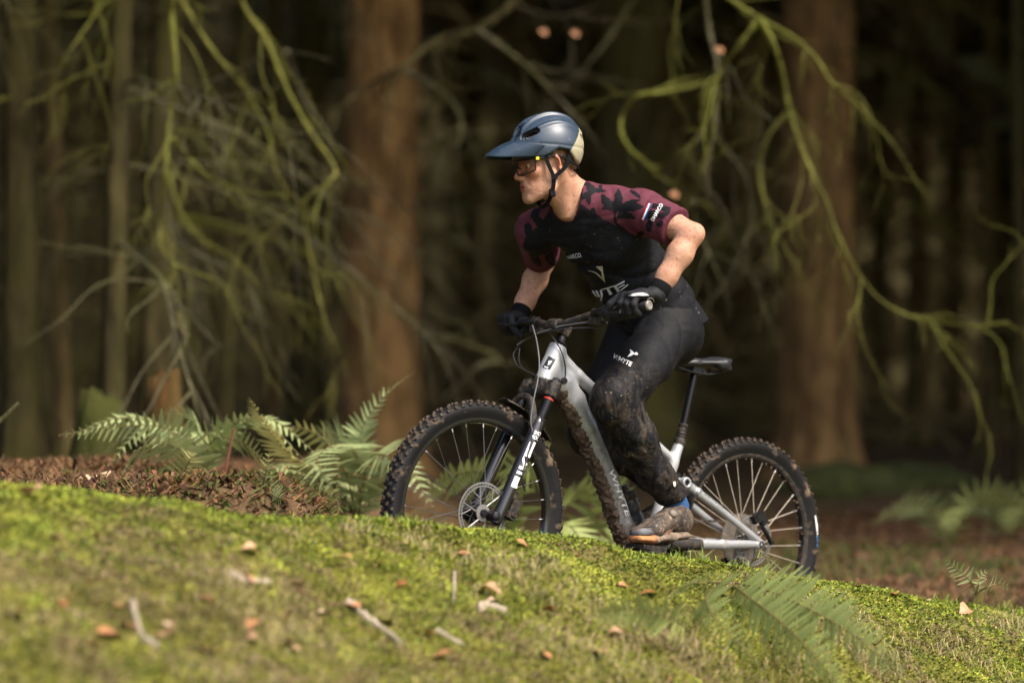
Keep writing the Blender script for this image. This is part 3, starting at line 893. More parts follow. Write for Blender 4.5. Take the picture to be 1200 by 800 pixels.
fern(g0, [([g0, P_(790, 726, 6.9), P_(750, 714, 6.88), P_(715, 716, 6.86), P_(686, 722, 6.84)], 0.075, M_FERN, (0.1, -0.45, 0.9), 22)],
     'small single fern frond pointing left on the bank below the shoe')
g0 = lift(1142, 698, 0.0)
fern(g0, [
    ([g0, P_(1140, 684, 8.55), P_(1126, 670, 8.55), P_(1108, 656, 8.55)], 0.05, M_FERNB, (0.75, -0.3, 0.6), 12),
    ([g0, P_(1152, 690, 8.5), P_(1168, 684, 8.48), P_(1184, 688, 8.45)], 0.045, M_FERNB, (0.2, -0.5, 0.8), 10),
    ([g0, P_(1146, 688, 8.6), P_(1148, 676, 8.6), P_(1158, 668, 8.6)], 0.035, M_FERNB, (0.9, -0.2, 0.3), 9)],
     'small blue-green bracken sprig standing on the crest at the right')
g0 = lift(880, 660, 0.0)
fern(g0, [([g0, P_(884, 656, 8.1), P_(896, 652, 8.08), P_(910, 657, 8.05)], 0.032, M_FERNB, (0.1, -0.6, 0.8), 9),
          ([g0, P_(872, 655, 8.12), P_(866, 656, 8.1)], 0.024, M_FERNB, (0.1, -0.6, 0.8), 7)],
     'tiny grey-green fern tuft on the crest below the rear hub')
# left group behind the bank
def on_floor(px, Y):
    x = (px - 600) / FPX * Y
    return Vector((x, Y, float(height(np.array([x]), np.array([Y]))[0])))
g0 = on_floor(232, 9.3)
fern(g0, [
    ([g0, P_(228, 520, 9.2), P_(190, 500, 9.1), P_(130, 500, 9.0), P_(68, 510, 8.9)], 0.10, M_FERNB, (0.05, -0.6, 0.8), 26),
    ([g0, P_(224, 540, 9.1), P_(196, 520, 8.95), P_(160, 528, 8.85), P_(142, 556, 8.8)], 0.13, M_FERNB, (0.35, -0.7, 0.5), 20),
    ([g0, P_(236, 510, 9.4), P_(218, 490, 9.5), P_(186, 486, 9.6)], 0.09, M_FERNB, (0.1, -0.6, 0.8), 16),
    ([g0, P_(244, 525, 9.2), P_(258, 512, 9.1), P_(290, 522, 9.0), P_(312, 545, 8.9)], 0.10, M_FERN, (0.2, -0.7, 0.7), 20)],
     'blue-green fern with arching fronds, leftmost behind the bank', extra=7, L=0.45, mat=M_FERNB)
g0 = on_floor(205, 8.7)
fern(g0, [([g0, P_(212, 560, 8.65), P_(222, 540, 8.6), P_(226, 530, 8.6)], 0.08, M_FERNY, (0.9, -0.3, 0.2), 12),
          ([g0, P_(190, 562, 8.6), P_(172, 556, 8.55), P_(150, 566, 8.5)], 0.06, M_FERN, (0.2, -0.6, 0.7), 12)],
     'low yellow-green fern tucked under the leftmost arching fern')
g0 = on_floor(398, 9.2)
fern(g0, [([g0, P_(370, 556, 9.1), P_(338, 530, 9.05), P_(312, 498, 9.0), P_(292, 466, 8.95)], 0.13, M_FERNY, (0.75, -0.5, -0.35), 26),
          ([g0, P_(392, 545, 9.3), P_(380, 515, 9.4), P_(346, 500, 9.4), P_(318, 508, 9.4)], 0.09, M_FERNY, (0.3, -0.7, 0.6), 16)],
     'tall yellowing fern frond standing upright left of the front wheel')
g0 = on_floor(420, 9.5)
fern(g0, [
    ([g0, P_(420, 540, 9.4), P_(400, 520, 9.2), P_(372, 538, 8.95), P_(396, 585, 8.7)], 0.15, M_FERNB, (0.8, -0.5, 0.2), 22),
    ([g0, P_(424, 530, 9.4), P_(424, 505, 9.4), P_(450, 465, 9.4), P_(488, 434, 9.4)], 0.085, M_FERNB, (0.72, -0.35, 0.55), 26),
    ([g0, P_(430, 545, 9.3), P_(448, 532, 9.1), P_(468, 548, 8.9), P_(478, 572, 8.8)], 0.12, M_FERNB, (0.6, -0.6, 0.4), 18),
    ([g0, P_(408, 530, 9.5), P_(394, 510, 9.6), P_(362, 506, 9.7)], 0.10, M_FERNB, (0.2, -0.6, 0.7), 16),
    ([g0, P_(402, 548, 9.2), P_(372, 552, 9.0), P_(350, 572, 8.85)], 0.10, M_FERNB, (0.4, -0.7, 0.4), 16)],
     'bushy blue-green fern immediately left of the front wheel', extra=7, L=0.45, mat=M_FERNB)
g0 = on_floor(306, 8.3)
fern(g0, [([g0, P_(306, 575, 8.25), P_(312, 552, 8.2), P_(316, 528, 8.2)], 0.06, M_FERN, (0.9, -0.3, 0.1), 12),
          ([g0, P_(296, 580, 8.2), P_(284, 582, 8.15)], 0.06, M_FERNB, (0.5, -0.5, 0.6), 9),
          ([g0, P_(318, 578, 8.2), P_(330, 584, 8.15)], 0.06, M_FERNB, (0.5, -0.5, 0.6), 9)],
     'small dark green fern rising just behind the crest on the left')
g0 = on_floor(610, 9.9)
fern(g0, [([g0, P_(590, 570, 9.8), P_(560, 552, 9.7), P_(520, 560, 9.6), P_(490, 585, 9.5)], 0.16, M_FERN, (0.3, -0.6, 0.7), 20),
          ([g0, P_(612, 562, 9.8), P_(625, 545, 9.7), P_(650, 560, 9.6)], 0.14, M_FERN, (0.5, -0.6, 0.5), 16),
          ([g0, P_(585, 585, 9.8), P_(560, 590, 9.6), P_(540, 610, 9.5)], 0.14, M_FERNB, (0.5, -0.6, 0.5), 16)],
     'green fern seen through the spokes of the front wheel', extra=8, L=0.6, mat=M_FERN)
g0 = on_floor(700, 10.4)
fern(g0, [([g0, P_(692, 590, 10.3), P_(672, 575, 10.2), P_(648, 590, 10.1)], 0.14, M_FERN, (0.3, -0.6, 0.7), 16),
          ([g0, P_(706, 585, 10.3), P_(722, 580, 10.2), P_(742, 600, 10.1)], 0.14, M_FERN, (0.3, -0.6, 0.7), 16)],
     'pale green fern seen between the front wheel and the frame', extra=6, L=0.6, mat=M_FERN)
for (px, Y, lab) in [(1110, 13.0, 'dim green fern on the shaded floor behind the right crest'), (1180, 13.6, 'dark fern at the right edge on the shaded forest floor')]:
    g0 = on_floor(px, Y)
    q = g0
    fern(g0, [([g0, q + Vector((-0.12, -0.1, 0.22)), q + Vector((-0.3, -0.2, 0.24)), q + Vector((-0.46, -0.3, 0.14))], 0.13, M_FERNB, (0.2, -0.6, 0.7), 16),
              ([g0, q + Vector((0.1, -0.1, 0.25)), q + Vector((0.28, -0.2, 0.28)), q + Vector((0.45, -0.25, 0.2))], 0.13, M_FERN, (0.1, -0.6, 0.7), 16),
              ([g0, q + Vector((0.0, -0.15, 0.2)), q + Vector((-0.04, -0.35, 0.2)), q + Vector((-0.1, -0.5, 0.1))], 0.12, M_FERN, (0.9, -0.3, 0.2), 14)], lab)
# moss cushions / green tufts on the far floor at the right
for (px, Y, s, lab) in [(1065, 19, 0.30, 'bright moss hummock beside the thick reddish-brown trunk'), (985, 18, 0.34, 'dim mossy hummock at the foot of the thick reddish-brown trunk'), (1130, 16, 0.22, 'low green hummock behind the right-hand fern')]:
    g0 = on_floor(px, Y)
    c0 = np.array(g0)
    V, Qm = surface(lambda P: smin(s_ell(P, c0, (s * 1.4, s, s * 0.55)), s_ell(P, c0 + np.array([s, 0.1, -0.03]), (s * .9, s * .8, s * .35)), 0.1) + 0.05 * s * 2 * vnoise(P, s * 0.3, 3), c0 - 3 * s, c0 + 3 * s, s * 0.1)
    tag(obj('moss_hummock', V, Qm, simple('hummock_moss', (0.055, 0.060, 0.014), 0.95, var=0.5, scale=12, bmp=0.8, bscale=40)), lab, 'moss')

# ------------------------------------------------------------------ fallen leaves, sticks and a clod on the bank
def leaf_mesh(seed, col):
    r = random.Random(seed)
    V, Fc = [], []
    n = 7
    cu = r.uniform(0.3, 1.1); tw = r.uniform(-0.5, 0.5)
    for i in range(n):
        t = i / (n - 1); w = 0.36 * math.sin(math.pi * min(1, t * 0.92 + 0.05)) ** 0.8 * r.uniform(0.6, 1.2) + 0.01
        z = 0.18 * cu * math.sin(math.pi * t) + 0.1 * t * cu
        for s in (-1, -0.5, 0, 0.5, 1):
            V.append((t - 0.5, s * w, z + cu * 0.5 * (s * w) ** 2 * 2.2 + tw * s * w * t * 0.5))
        if i:
            for k in range(4):
                a = (i - 1) * 5 + k; Fc.append((a, a + 1, a + 6, a + 5))
    return make_mesh('leaf', V, Fc, simple('dry_leaf_%d' % seed, col, 0.6, var=0.3, scale=30))
LEAFM = [leaf_mesh(1, (0.34, 0.155, 0.068)), leaf_mesh(2, (0.38, 0.225, 0.120)), leaf_mesh(3, (0.24, 0.085, 0.03)), leaf_mesh(4, (0.42, 0.30, 0.185))]
leaf_px = [(40, 584, 26, 1), (292, 653, 24, 1), (290, 680, 18, 0), (128, 748, 26, 0), (150, 738, 18, 2), (198, 752, 26, 1), (200, 738, 20, 3), (296, 738, 24, 0), (294, 756, 20, 1), (240, 706, 12, 2), (140, 716, 16, 0), (412, 716, 18, 0), (455, 733, 16, 0), (503, 748, 16, 2), (545, 653, 14, 0), (572, 700, 22, 1), (578, 708, 18, 3), (612, 641, 15, 0), (645, 719, 12, 2), (664, 738, 16, 0), (700, 770, 18, 0), (720, 748, 14, 1), (20, 725, 22, 0), (72, 712, 18, 2), (70, 637, 18, 1), (110, 760, 18, 0), (245, 770, 18, 0), (340, 765, 20, 1), (380, 722, 14, 3), (516, 775, 18, 0), (560, 752, 12, 2), (640, 775, 16, 0), (1130, 721, 16, 1), (1120, 775, 10, 0), (1050, 700, 12, 2), (985, 700, 11, 3), (930, 685, 10, 0), (1090, 706, 12, 3), (1006, 690, 10, 2), (205, 625, 12, 2), (405, 655, 12, 0), (470, 690, 12, 2), (350, 690, 14, 3), (760, 700, 14, 2), (730, 690, 12, 0)]
r = random.Random(9)
for k, (px, py, s, mi) in enumerate(leaf_px):
    g = ground_at(px, py)
    o = link(bpy.data.objects.new('fallen_leaf', LEAFM[mi]))
    sz = s / FPX * g.y * r.uniform(1.0, 1.7)
    o.location = g + Vector((0, 0, 0.009)); o.scale = (sz, sz, sz)
    o.rotation_euler = (r.uniform(-0.1, 0.6), r.uniform(-0.5, 0.5), r.uniform(0, 6.28))
    special = {0: 'orange dry leaf on the upper left of the bank, left edge', 32: 'orange leaf lying on the slope below the right-hand bracken sprig', 17: 'small orange leaf on the crest just right of the front wheel'}
    tag(o, special.get(k, 'curled orange-brown dry leaf lying on the mossy bank'), 'leaf', 'fallen leaves on the bank')
for (px, py, Yd, s, lab) in [(126, 538, 8.9, 30, 'pale tan curled leaf among the litter under the leftmost fern'), (100, 576, 8.6, 18, 'small tan leaf at the edge of the litter by the left crest')]:
    o = link(bpy.data.objects.new('fallen_leaf', LEAFM[3])); sz = s / FPX * Yd
    P = at(px, py, Yd); o.location = on_floor(px, Yd) + Vector((0, 0, 0.02)); o.scale = (sz,) * 3; o.rotation_euler = (0.6, 0.2, 0.5)
    tag(o, lab, 'leaf', 'fallen leaves on the bank')
# brown leaves caught in the branches
for (px, py, Yd, lab) in [(843, 59, 12.6, 'brown leaf caught in the mossy branches above the right trunk'), (790, 228, 12.8, 'brown leaf hanging behind the rider\'s sleeve'), (637, 38, 14.1, 'brown leaf caught high above the helmet'), (674, 40, 14.1, 'brown leaf hanging right of the one above the helmet')]:
    o = link(bpy.data.objects.new('hanging_leaf', LEAFM[0])); o.location = at(px, py, Yd); o.scale = (0.055,) * 3; o.rotation_euler = (1.3, 0.3, 0.4)
    tag(o, lab, 'leaf')
M_PALEWOOD = simple('bleached_wood', (0.30, 0.245, 0.175), 0.8, var=0.25, scale=40, bmp=0.6, bscale=60)
def stick(pxs, wd, lab, mat=M_PALEWOOD):
    rr = random.Random(int(pxs[0][0])); P = [ground_at(x, y) + Vector((rr.uniform(-.006, .006), 0, 0.006)) for x, y in pxs]
    cp = catmull(P, 6)
    mb = MB(); mb.tube(cp, [wd * (1.0 - 0.5 * k / len(cp)) * rr.uniform(0.55, 1.15) for k in range(len(cp))], 7, flat=((0, 0.3, 1), 0.55))
    o = mb.build('stick', mat); c = P[0].copy()
    return tag(o, lab, 'stick')
stick([(424, 722), (440, 736), (456, 746), (472, 756)], 0.013, 'bleached white stick lying on the middle of the bank')
stick([(406, 708), (416, 716), (422, 722)], 0.020, 'chunky pale broken end above the bleached white stick')
stick([(152, 712), (160, 730), (168, 748), (182, 760)], 0.016, 'pale flattened wood strip on the lower left of the bank')
stick([(560, 716), (576, 712), (592, 718)], 0.018, 'pale bark flake on the bank below the front wheel')
stick([(510, 742), (526, 750), (542, 758)], 0.008, 'thin pale twig near the bottom middle of the bank')
stick([(533, 675), (531, 690), (533, 706)], 0.012, 'short pale dry stalk on the bank below the front wheel')
stick([(268, 676), (290, 682), (318, 684)], 0.012, 'pale dry stem lying across the left of the bank')
stick([(345, 690), (375, 706), (400, 714)], 0.005, 'thin brown twig leading to the bleached white stick', simple('brown_twig', (0.12, 0.06, 0.03), 0.8))
mb = MB(); mb.tube([on_floor(262, 8.6), at(266, 540, 8.58), at(274, 502, 8.56)], [0.006, 0.006, 0.004], 6)
tag(mb.build('dead_stalk', simple('red_brown_stalk', (0.16, 0.06, 0.035), 0.8)), 'thin reddish dead bracken stalk standing between the left ferns', 'stalk')
mb = MB(); mb.tube([on_floor(-30, 9.0), at(-8, 500, 9.0), at(22, 472, 9.0)], [0.012, 0.010, 0.007], 6)
tag(mb.build('dead_stalk', M_TWIG), 'grey stick poking up at the left edge above the bank', 'stalk')
c0 = np.array(ground_at(575, 611)) + np.array([0, -0.02, 0.0])
V, Qm = surface(lambda P: smin(s_ell(P, c0 + np.array([-0.02, 0, 0]), (0.10, 0.06, 0.028)), s_ell(P, c0 + np.array([0.06, 0, 0.0]), (0.07, 0.05, 0.022)), 0.03) + 0.010 * vnoise(P, 0.02, 7), c0 - 0.2, c0 + 0.2, 0.007)
tag(obj('earth_clod', V, Qm, simple('earth', (0.085, 0.048, 0.028), 0.95, var=0.4, scale=60, bmp=0.9, bscale=120)), 'brown clod of earth on the crest below the front hub', 'clod')
# ================================================================== THE BICYCLE (its own frame: x forwards, y to its left, z up, origin at the rear hub)
RH = np.array([(872 - 600) / FPX * 8.78, 8.78, -(632 - HZ) / FPX * 8.78])
FH = np.array([(556 - 600) / FPX * 8.0, 8.0, -(600 - HZ) / FPX * 8.0])
bu = FH - RH; WB = float(np.linalg.norm(bu)); bu = bu / WB
bl = np.array([-bu[1], bu[0], 0]); bl /= np.linalg.norm(bl)
bn = np.cross(bu, bl)
BM = Matrix(((bu[0], bl[0], bn[0], RH[0]), (bu[1], bl[1], bn[1], RH[1]), (bu[2], bl[2], bn[2], RH[2] + CZ), (0, 0, 0, 1)))
BMI = BM.inverted()
def bp(px, py, y):
    """bicycle-frame point at lateral offset y seen at a photograph pixel"""
    d = np.array([(px - 600) / FPX, 1, -(py - HZ) / FPX])
    t = (RH @ bl + y) / (d @ bl); P = d * t - RH
    return Vector((P @ bu, P @ bl, P @ bn))
CAM_B = BMI @ Vector((0, 0, CZ))
def ray_b(px, py): return (bp(px, py, 0.0) - CAM_B).normalized()

def poly_tris(polys, maxlen):
    """triangulate flat outlines and cut long edges so that a print can follow a curved surface"""
    bm = bmesh.new()
    for poly in polys:
        vs = [bm.verts.new((x, y, 0)) for x, y in poly]
        try: bm.faces.new(vs)
        except Exception: pass
    bmesh.ops.triangulate(bm, faces=bm.faces[:])
    for _ in range(5):
        es = [e for e in bm.edges if e.calc_length() > maxlen]
        if not es: break
        bmesh.ops.subdivide_edges(bm, edges=es, cuts=1)
        bmesh.ops.triangulate(bm, faces=[f for f in bm.faces if len(f.verts) > 3])
    V = [tuple(v.co) for v in bm.verts]; bm.verts.index_update()
    Fc = [tuple(v.index for v in f.verts) for f in bm.faces]
    bm.free()
    return V, Fc

def text_polys(body, bold=0.0, shear=0.0, space=1.0):
    cu = bpy.data.curves.new('txt', 'FONT'); cu.body = body; cu.offset = bold; cu.shear = shear; cu.space_character = space; cu.resolution_u = 3
    o = bpy.data.objects.new('txt', cu); COL.objects.link(o)
    dg = bpy.context.evaluated_depsgraph_get()
    me = bpy.data.meshes.new_from_object(o.evaluated_get(dg))
    V = [tuple(v.co[:2]) for v in me.vertices]; Fs = [tuple(p.vertices) for p in me.polygons]
    bpy.data.objects.remove(o); bpy.data.curves.remove(cu); bpy.data.meshes.remove(me)
    xs = [v[0] for v in V]; x0, x1 = min(xs), max(xs)
    ys = [v[1] for v in V]; y0, y1 = min(ys), max(ys)
    V = [((x - x0) / (x1 - x0), (y - y0) / (y1 - y0)) for x, y in V]
    return [[V[i] for i in f] for f in Fs]

def print_on(name, polys, bvh, mat, parent, off=0.0015, maxlen=2.0):
    """flat print laid on the surface it belongs to; outlines in photograph pixels"""
    V2, Fc = poly_tris(polys, maxlen)
    out, ok = [], []
    for (x, y, _) in V2:
        d = ray_b(x, y)
        h = bvh.ray_cast(CAM_B, d)
        if h[0] is None: out.append(Vector((0, 0, 0))); ok.append(False)
        else: out.append(h[0] - d * off); ok.append(True)
    F2 = []
    for f in Fc:
        if all(ok[i] for i in f):
            a = [out[i] for i in f]
            if max((a[0] - a[1]).length, (a[1] - a[2]).length, (a[0] - a[2]).length) < 0.03 + maxlen * 0.006: F2.append(f)
    if not F2: return None
    used = sorted({i for f in F2 for i in f}); mp = {j: k for k, j in enumerate(used)}
    return obj(name, [out[i] for i in used], [tuple(mp[i] for i in f) for f in F2], mat, parent)

def text_px(body, o, ex, ey, bold=0.0, shear=0.0, space=1.0):
    """text laid from pixel o along ex (its full length) with letter height ey, in photograph pixels"""
    return [[(o[0] + ex[0] * x + ey[0] * y, o[1] + ex[1] * x + ey[1] * y) for x, y in p] for p in text_polys(body, bold, shear, space)]

def bvh_of(V, Q): return BVHTree.FromPolygons([Vector(map(float, v)) for v in V], [tuple(map(int, q)) for q in Q])
def bvh_obj(o): return BVHTree.FromPolygons([v.co.copy() for v in o.data.vertices], [tuple(p.vertices) for p in o.data.polygons])

M_SILVER = simple('silver_frame_paint', (0.50, 0.51, 0.52), 0.36, 0.55, var=0.06, scale=8, mud=(0.17, 0.13, 0.095), mud_rng=(0.56, 0.80), mud_scale=14, coat=0.3)
M_STAY = simple('silver_stay_paint', (0.34, 0.345, 0.35), 0.36, 0.55, var=0.06, scale=8, mud=(0.17, 0.13, 0.095), mud_rng=(0.52, 0.74), mud_scale=22, coat=0.3)
M_BLACK = simple('black_anodised', (0.008, 0.008, 0.009), 0.38, 0.2, mud=MUD, mud_rng=(0.60, 0.78), mud_scale=45)
M_GLOSS = simple('gloss_black_fork', (0.010, 0.010, 0.011), 0.16, 0.0, mud=MUD, mud_rng=(0.66, 0.82), mud_scale=40, coat=0.6)
M_STANCH = simple('black_stanchion', (0.012, 0.012, 0.013), 0.12, 0.5, var=0.05)
M_MUDDY = simple('mud_caked_black', (0.008, 0.0075, 0.007), 0.55, mud=(0.062, 0.042, 0.027), mud_rng=(0.48, 0.62), mud_scale=70, bmp=0.8, bscale=160)
M_MUD = simple('wet_mud', (0.075, 0.048, 0.030), 0.75, var=0.45, scale=45, bmp=1.0, bscale=130)
M_RUBBER = simple('tyre_rubber', (0.0075, 0.0072, 0.0075), 0.62, var=0.2, spec=0.18, mud=(0.125, 0.088, 0.057), mud_rng=(0.56, 0.66), mud_scale=13, bmp=0.4, bscale=120)
M_TREAD = simple('muddy_tread', (0.020, 0.017, 0.015), 0.8, spec=0.2, mud=(0.085, 0.058, 0.038), mud_rng=(0.42, 0.62), mud_scale=60, bmp=0.6, bscale=150)
M_STEEL = simple('bare_steel', (0.55, 0.54, 0.52), 0.35, 0.9, mud=(0.2, 0.15, 0.1), mud_rng=(0.6, 0.8), mud_scale=80)
M_ROTOR = simple('rotor_steel', (0.17, 0.165, 0.155), 0.55, 0.55, var=0.2, spec=0.3, mud=(0.12, 0.09, 0.06), mud_rng=(0.55, 0.8), mud_scale=60)
M_SPOKE = simple('spoke_steel_dark', (0.10, 0.095, 0.09), 0.35, 0.7, var=0.3, scale=40)
M_SPOKER = simple('spoke_dusty', (0.42, 0.36, 0.29), 0.5, 0.3, var=0.2, scale=40)
M_WHITE = simple('white_print', (0.78, 0.78, 0.77), 0.5, var=0.05)
M_GREYP = simple('silver_grey_print', (0.52, 0.54, 0.57), 0.45, var=0.08)
M_DARKP = simple('dark_grey_print', (0.07, 0.085, 0.09), 0.5)
M_RED = simple('red_print', (0.62, 0.03, 0.02), 0.45, var=0.05)
M_BLUE = simple('blue_print', (0.05, 0.20, 0.50), 0.5, var=0.05)
M_CABLE = simple('cable_housing', (0.028, 0.028, 0.030), 0.3, var=0.1)
M_RUBG = simple('grip_rubber', (0.018, 0.018, 0.019), 0.75, mud=MUD, mud_rng=(0.55, 0.72), mud_scale=60)

bike = empty('mountain_bike'); bike.matrix_world = BM
tag(bike, 'muddy silver full-suspension mountain bike ridden uphill along the mossy bank', 'bicycle')

def s_cyl(P, a, b, r):
    a = np.asarray(a, np.float32); b = np.asarray(b, np.float32)
    ax = b - a; L = math.sqrt(ax @ ax); ax = ax / L
    q = P - (a + b) / 2; z = q @ ax
    rad = nrm(q - z[:, None] * ax) - r
    return smax(rad, np.abs(z) - L / 2, 0.004)

# --- frame
HT, HB = (0.953, 0, 0.592), (1.006, 0, 0.462)
DT = [(0.975, 0, 0.515), (0.915, 0, 0.468), (0.862, 0, 0.412), (0.80, 0, 0.33), (0.682, 0, 0.165), (0.588, 0, 0.0), (0.50, 0, -0.055)]
lat = (0, 1, 0)
def f_frame(P):
    d = s_cyl(P, HT, HB, 0.0305)
    w = [0.026, 0.031, 0.036, 0.038, 0.038, 0.038, 0.038]; dp = [0.034, 0.042, 0.042, 0.037, 0.036, 0.036, 0.038]
    t = None
    for i in range(len(DT) - 1):
        e = s_ecap(P, DT[i], DT[i + 1], lat, lat, w[i], w[i + 1], dp[i], dp[i + 1])
        t = e if t is None else smin(t, e, 0.012)
    d = smin(d, t, 0.022)
    tt = smin(s_ecap(P, (0.955, 0, 0.560), (0.86, 0, 0.502), lat, lat, 0.024, 0.024, 0.026, 0.021), s_ecap(P, (0.86, 0, 0.502), (0.385, 0, 0.255), lat, lat, 0.024, 0.018, 0.021, 0.016), 0.01)
    d = smin(d, tt, 0.020)
    st = smin(s_cap(P, (0.358, 0, 0.318), (0.385, 0, 0.24), 0.0185, 0.022), s_cap(P, (0.385, 0, 0.24), (0.45, 0, -0.02), 0.022, 0.026), 0.01)
    st = smax(st, (P - np.array([0.357, 0, 0.322], np.float32)) @ np.array([-0.33, 0, 0.944], np.float32), 0.004)
    d = smin(d, st, 0.015)
    d = smin(d, s_ell(P, (0.47, 0, -0.035), (0.085, 0.052, 0.062)), 0.03)
    d = smin(d, s_cyl(P, (0.372, -0.05, 0.178), (0.372, 0.05, 0.178), 0.016), 0.01)
    return d
V, Q = surface(f_frame, (0.30, -0.09, -0.13), (1.07, 0.09, 0.63), 0.0042, 2)
m, nt, bs = new_mat('frame_paint')
gr = attr(nt, 'grime').outputs['Fac']
pn = mixc(nt, noise_fac(nt, 8, 0.3, 0.7), (0.40, 0.41, 0.42), (0.48, 0.49, 0.50))
f_ = mathn(nt, 'ADD', mathn(nt, 'MULTIPLY', noise_fac(nt, 22, 0.50, 0.78, 9, rough=0.75), 0.8), mathn(nt, 'MULTIPLY', gr, noise_fac(nt, 40, 0.25, 0.6, 8, rough=0.7)), True)
nt.links.new(mixc(nt, f_, pn, (0.125, 0.095, 0.068)), bs.inputs['Base Color'])
for nm_, lo_, hi_ in (('Roughness', 0.36, 0.85), ('Metallic', 0.5, 0.0)):
    mr_ = nd(nt, 'ShaderNodeMapRange'); mr_.inputs['To Min'].default_value = lo_; mr_.inputs['To Max'].default_value = hi_
    nt.links.new(f_, mr_.inputs['Value']); nt.links.new(mr_.outputs['Result'], bs.inputs[nm_])
bump(nt, bs, f_, 0.3, 0.002)
frame = obj('frame', V, Q, m, bike)
float_attr(frame, 'grime', np.clip((0.34 - V[:, 2]) / 0.22, 0, 0.85) * (V[:, 0] > 0.5) + np.clip((V[:, 0] - 0.80) * 0 + 0.10, 0, 1))
B_FRAME = bvh_of(V, Q)
def f_mud(P):
    pts = [(0.925, 0, 0.435), (0.885, 0, 0.388), (0.823, 0, 0.312), (0.707, 0, 0.152), (0.613, 0, -0.012), (0.555, 0, -0.09)]
    d = None
    for i in range(5):
        e = s_ecap(P, pts[i], pts[i + 1], lat, lat, 0.022, 0.023, 0.012 if i < 1 else 0.020, 0.019)
        d = e if d is None else smin(d, e, 0.01)
    return d - 0.004 + 0.007 * vnoise(P, 0.014, 1) + 0.006 * vnoise(P, 0.006, 2)
V, Q = surface(f_mud, (0.50, -0.06, -0.14), (1.0, 0.06, 0.49), 0.004, 0)
obj('mud_cake', V, Q, M_MUD, frame)
# badge, port, lettering
B = text_px('WHYTE', (713.5, 551), (20.5, 55), (5.6, -2.2), 0.02, 0.15, 1.0)
print_on('lettering', B, B_FRAME, M_WHITE, frame, 0.002)
print_on('head_badge', [[(643, 417), (651.5, 421), (644.5, 433), (635.5, 430)]], B_FRAME, simple('badge_black', (0.02, 0.02, 0.022), 0.3), frame, 0.0015)
print_on('badge_antlers', [[(641.8, 427.6), (643.2, 422.2), (644.2, 422.4), (643.6, 424.6), (646.6, 422.6), (647, 423.4), (643.8, 427)], [(637.8, 428.6), (642.6, 430.2), (642.2, 431.2), (637.4, 429.6)]], B_FRAME, M_WHITE, frame, 0.003)
c = bp(661.5, 446, 0.033)
mb = MB().lathe(c, (0.15, 1, 0), [(-0.006, 0.012), (0.003, 0.011), (0.004, 0.006), (0.004, 0.0)], 14); mb.build('cable_port', M_MUDDY, frame)
mb = MB().lathe((0.951, 0, 0.597), (-0.389, 0, 0.921), [(0.0, 0.0), (0.0, 0.029), (0.006, 0.027), (0.007, 0.02), (0.022, 0.0185), (0.022, 0.0)], 20); mb.build('headset_cup', M_BLACK, frame)

# --- rear triangle
def stay(name, sg, mat):
    def f(P):
        d = smin(s_ecap(P, (0.372, sg * 0.062, 0.177), (0.22, sg * 0.066, 0.108), lat, lat, 0.010, 0.010, 0.017, 0.014), s_ecap(P, (0.22, sg * 0.066, 0.108), (-0.012, sg * 0.070, -0.004), lat, lat, 0.010, 0.009, 0.014, 0.013), 0.005)
        d = smin(d, s_cyl(P, (0.372, sg * 0.050, 0.177), (0.372, sg * 0.075, 0.177), 0.0205), 0.008)
        d = smin(d, s_cyl(P, (0.318, sg * 0.055, 0.150), (0.306, sg * 0.075, 0.147), 0.0175), 0.004)
        d = smax(d, -s_cyl(P, (0.372, sg * 0.066, 0.177), (0.372, sg * 0.09, 0.177), 0.0105), 0.002)
        return d
    V, Q = surface(f, (-0.05, min(sg * 0.04, sg * 0.09), -0.04), (0.41, max(sg * 0.04, sg * 0.09), 0.21), 0.0032, 1)
    o = obj(name, V, Q, mat, bike)
    MB().lathe((0.372, sg * 0.066, 0.177), (0, sg, 0), [(0, 0.0098), (0.005, 0.0098), (0.006, 0.006), (0.003, 0.0055), (0.003, 0)], 16).build('pivot_bolt', M_BLACK, o)
    return o, bvh_of(V, Q)
stL, B_STAY = stay('seat_stay', 1, M_STAY)
stay('seat_stay', -1, M_STAY)
print_on('lettering', text_px('ELYSION', (825.2, 578.5), (29.5, 22.5), (2.9, -3.6), 0.02, 0.0, 1.1), B_STAY, M_DARKP, stL, 0.0015)
for sg in (1, -1):
    def f(P, sg=sg):
        d = s_ecap(P, (-0.012, sg * 0.068, -0.012), (0.17, sg * 0.066, -0.026), lat, lat, 0.010, 0.010, 0.015, 0.017)
        d = smin(d, s_ecap(P, (0.17, sg * 0.066, -0.026), (0.43, sg * 0.045, -0.040), lat, lat, 0.010, 0.012, 0.017, 0.022), 0.01)
        return smin(d, s_cyl(P, (-0.012, sg * 0.058, -0.012), (-0.012, sg * 0.078, -0.012), 0.019), 0.006)
    V, Q = surface(f, (-0.05, min(sg * 0.02, sg * 0.09), -0.08), (0.46, max(sg * 0.02, sg * 0.09), 0.03), 0.0035, 1)
    o = obj('chain_stay', V, Q, M_STAY, bike)
    MB().lathe((-0.012, sg * 0.0785, -0.012), (0, sg, 0), [(-0.01, 0.012), (0.002, 0.012), (0.003, 0.007), (0.0, 0.006), (0.0, 0)], 16).build('axle_bolt', M_BLACK, o)
    # rubber guard near the bottom bracket
    MB().tube([(0.27, sg * 0.064, -0.034), (0.34, sg * 0.058, -0.038), (0.41, sg * 0.05, -0.042)], [0.019, 0.022, 0.024], 12, flat=((0, 0, 1), 0.65)).build('stay_guard', M_MUDDY, o)

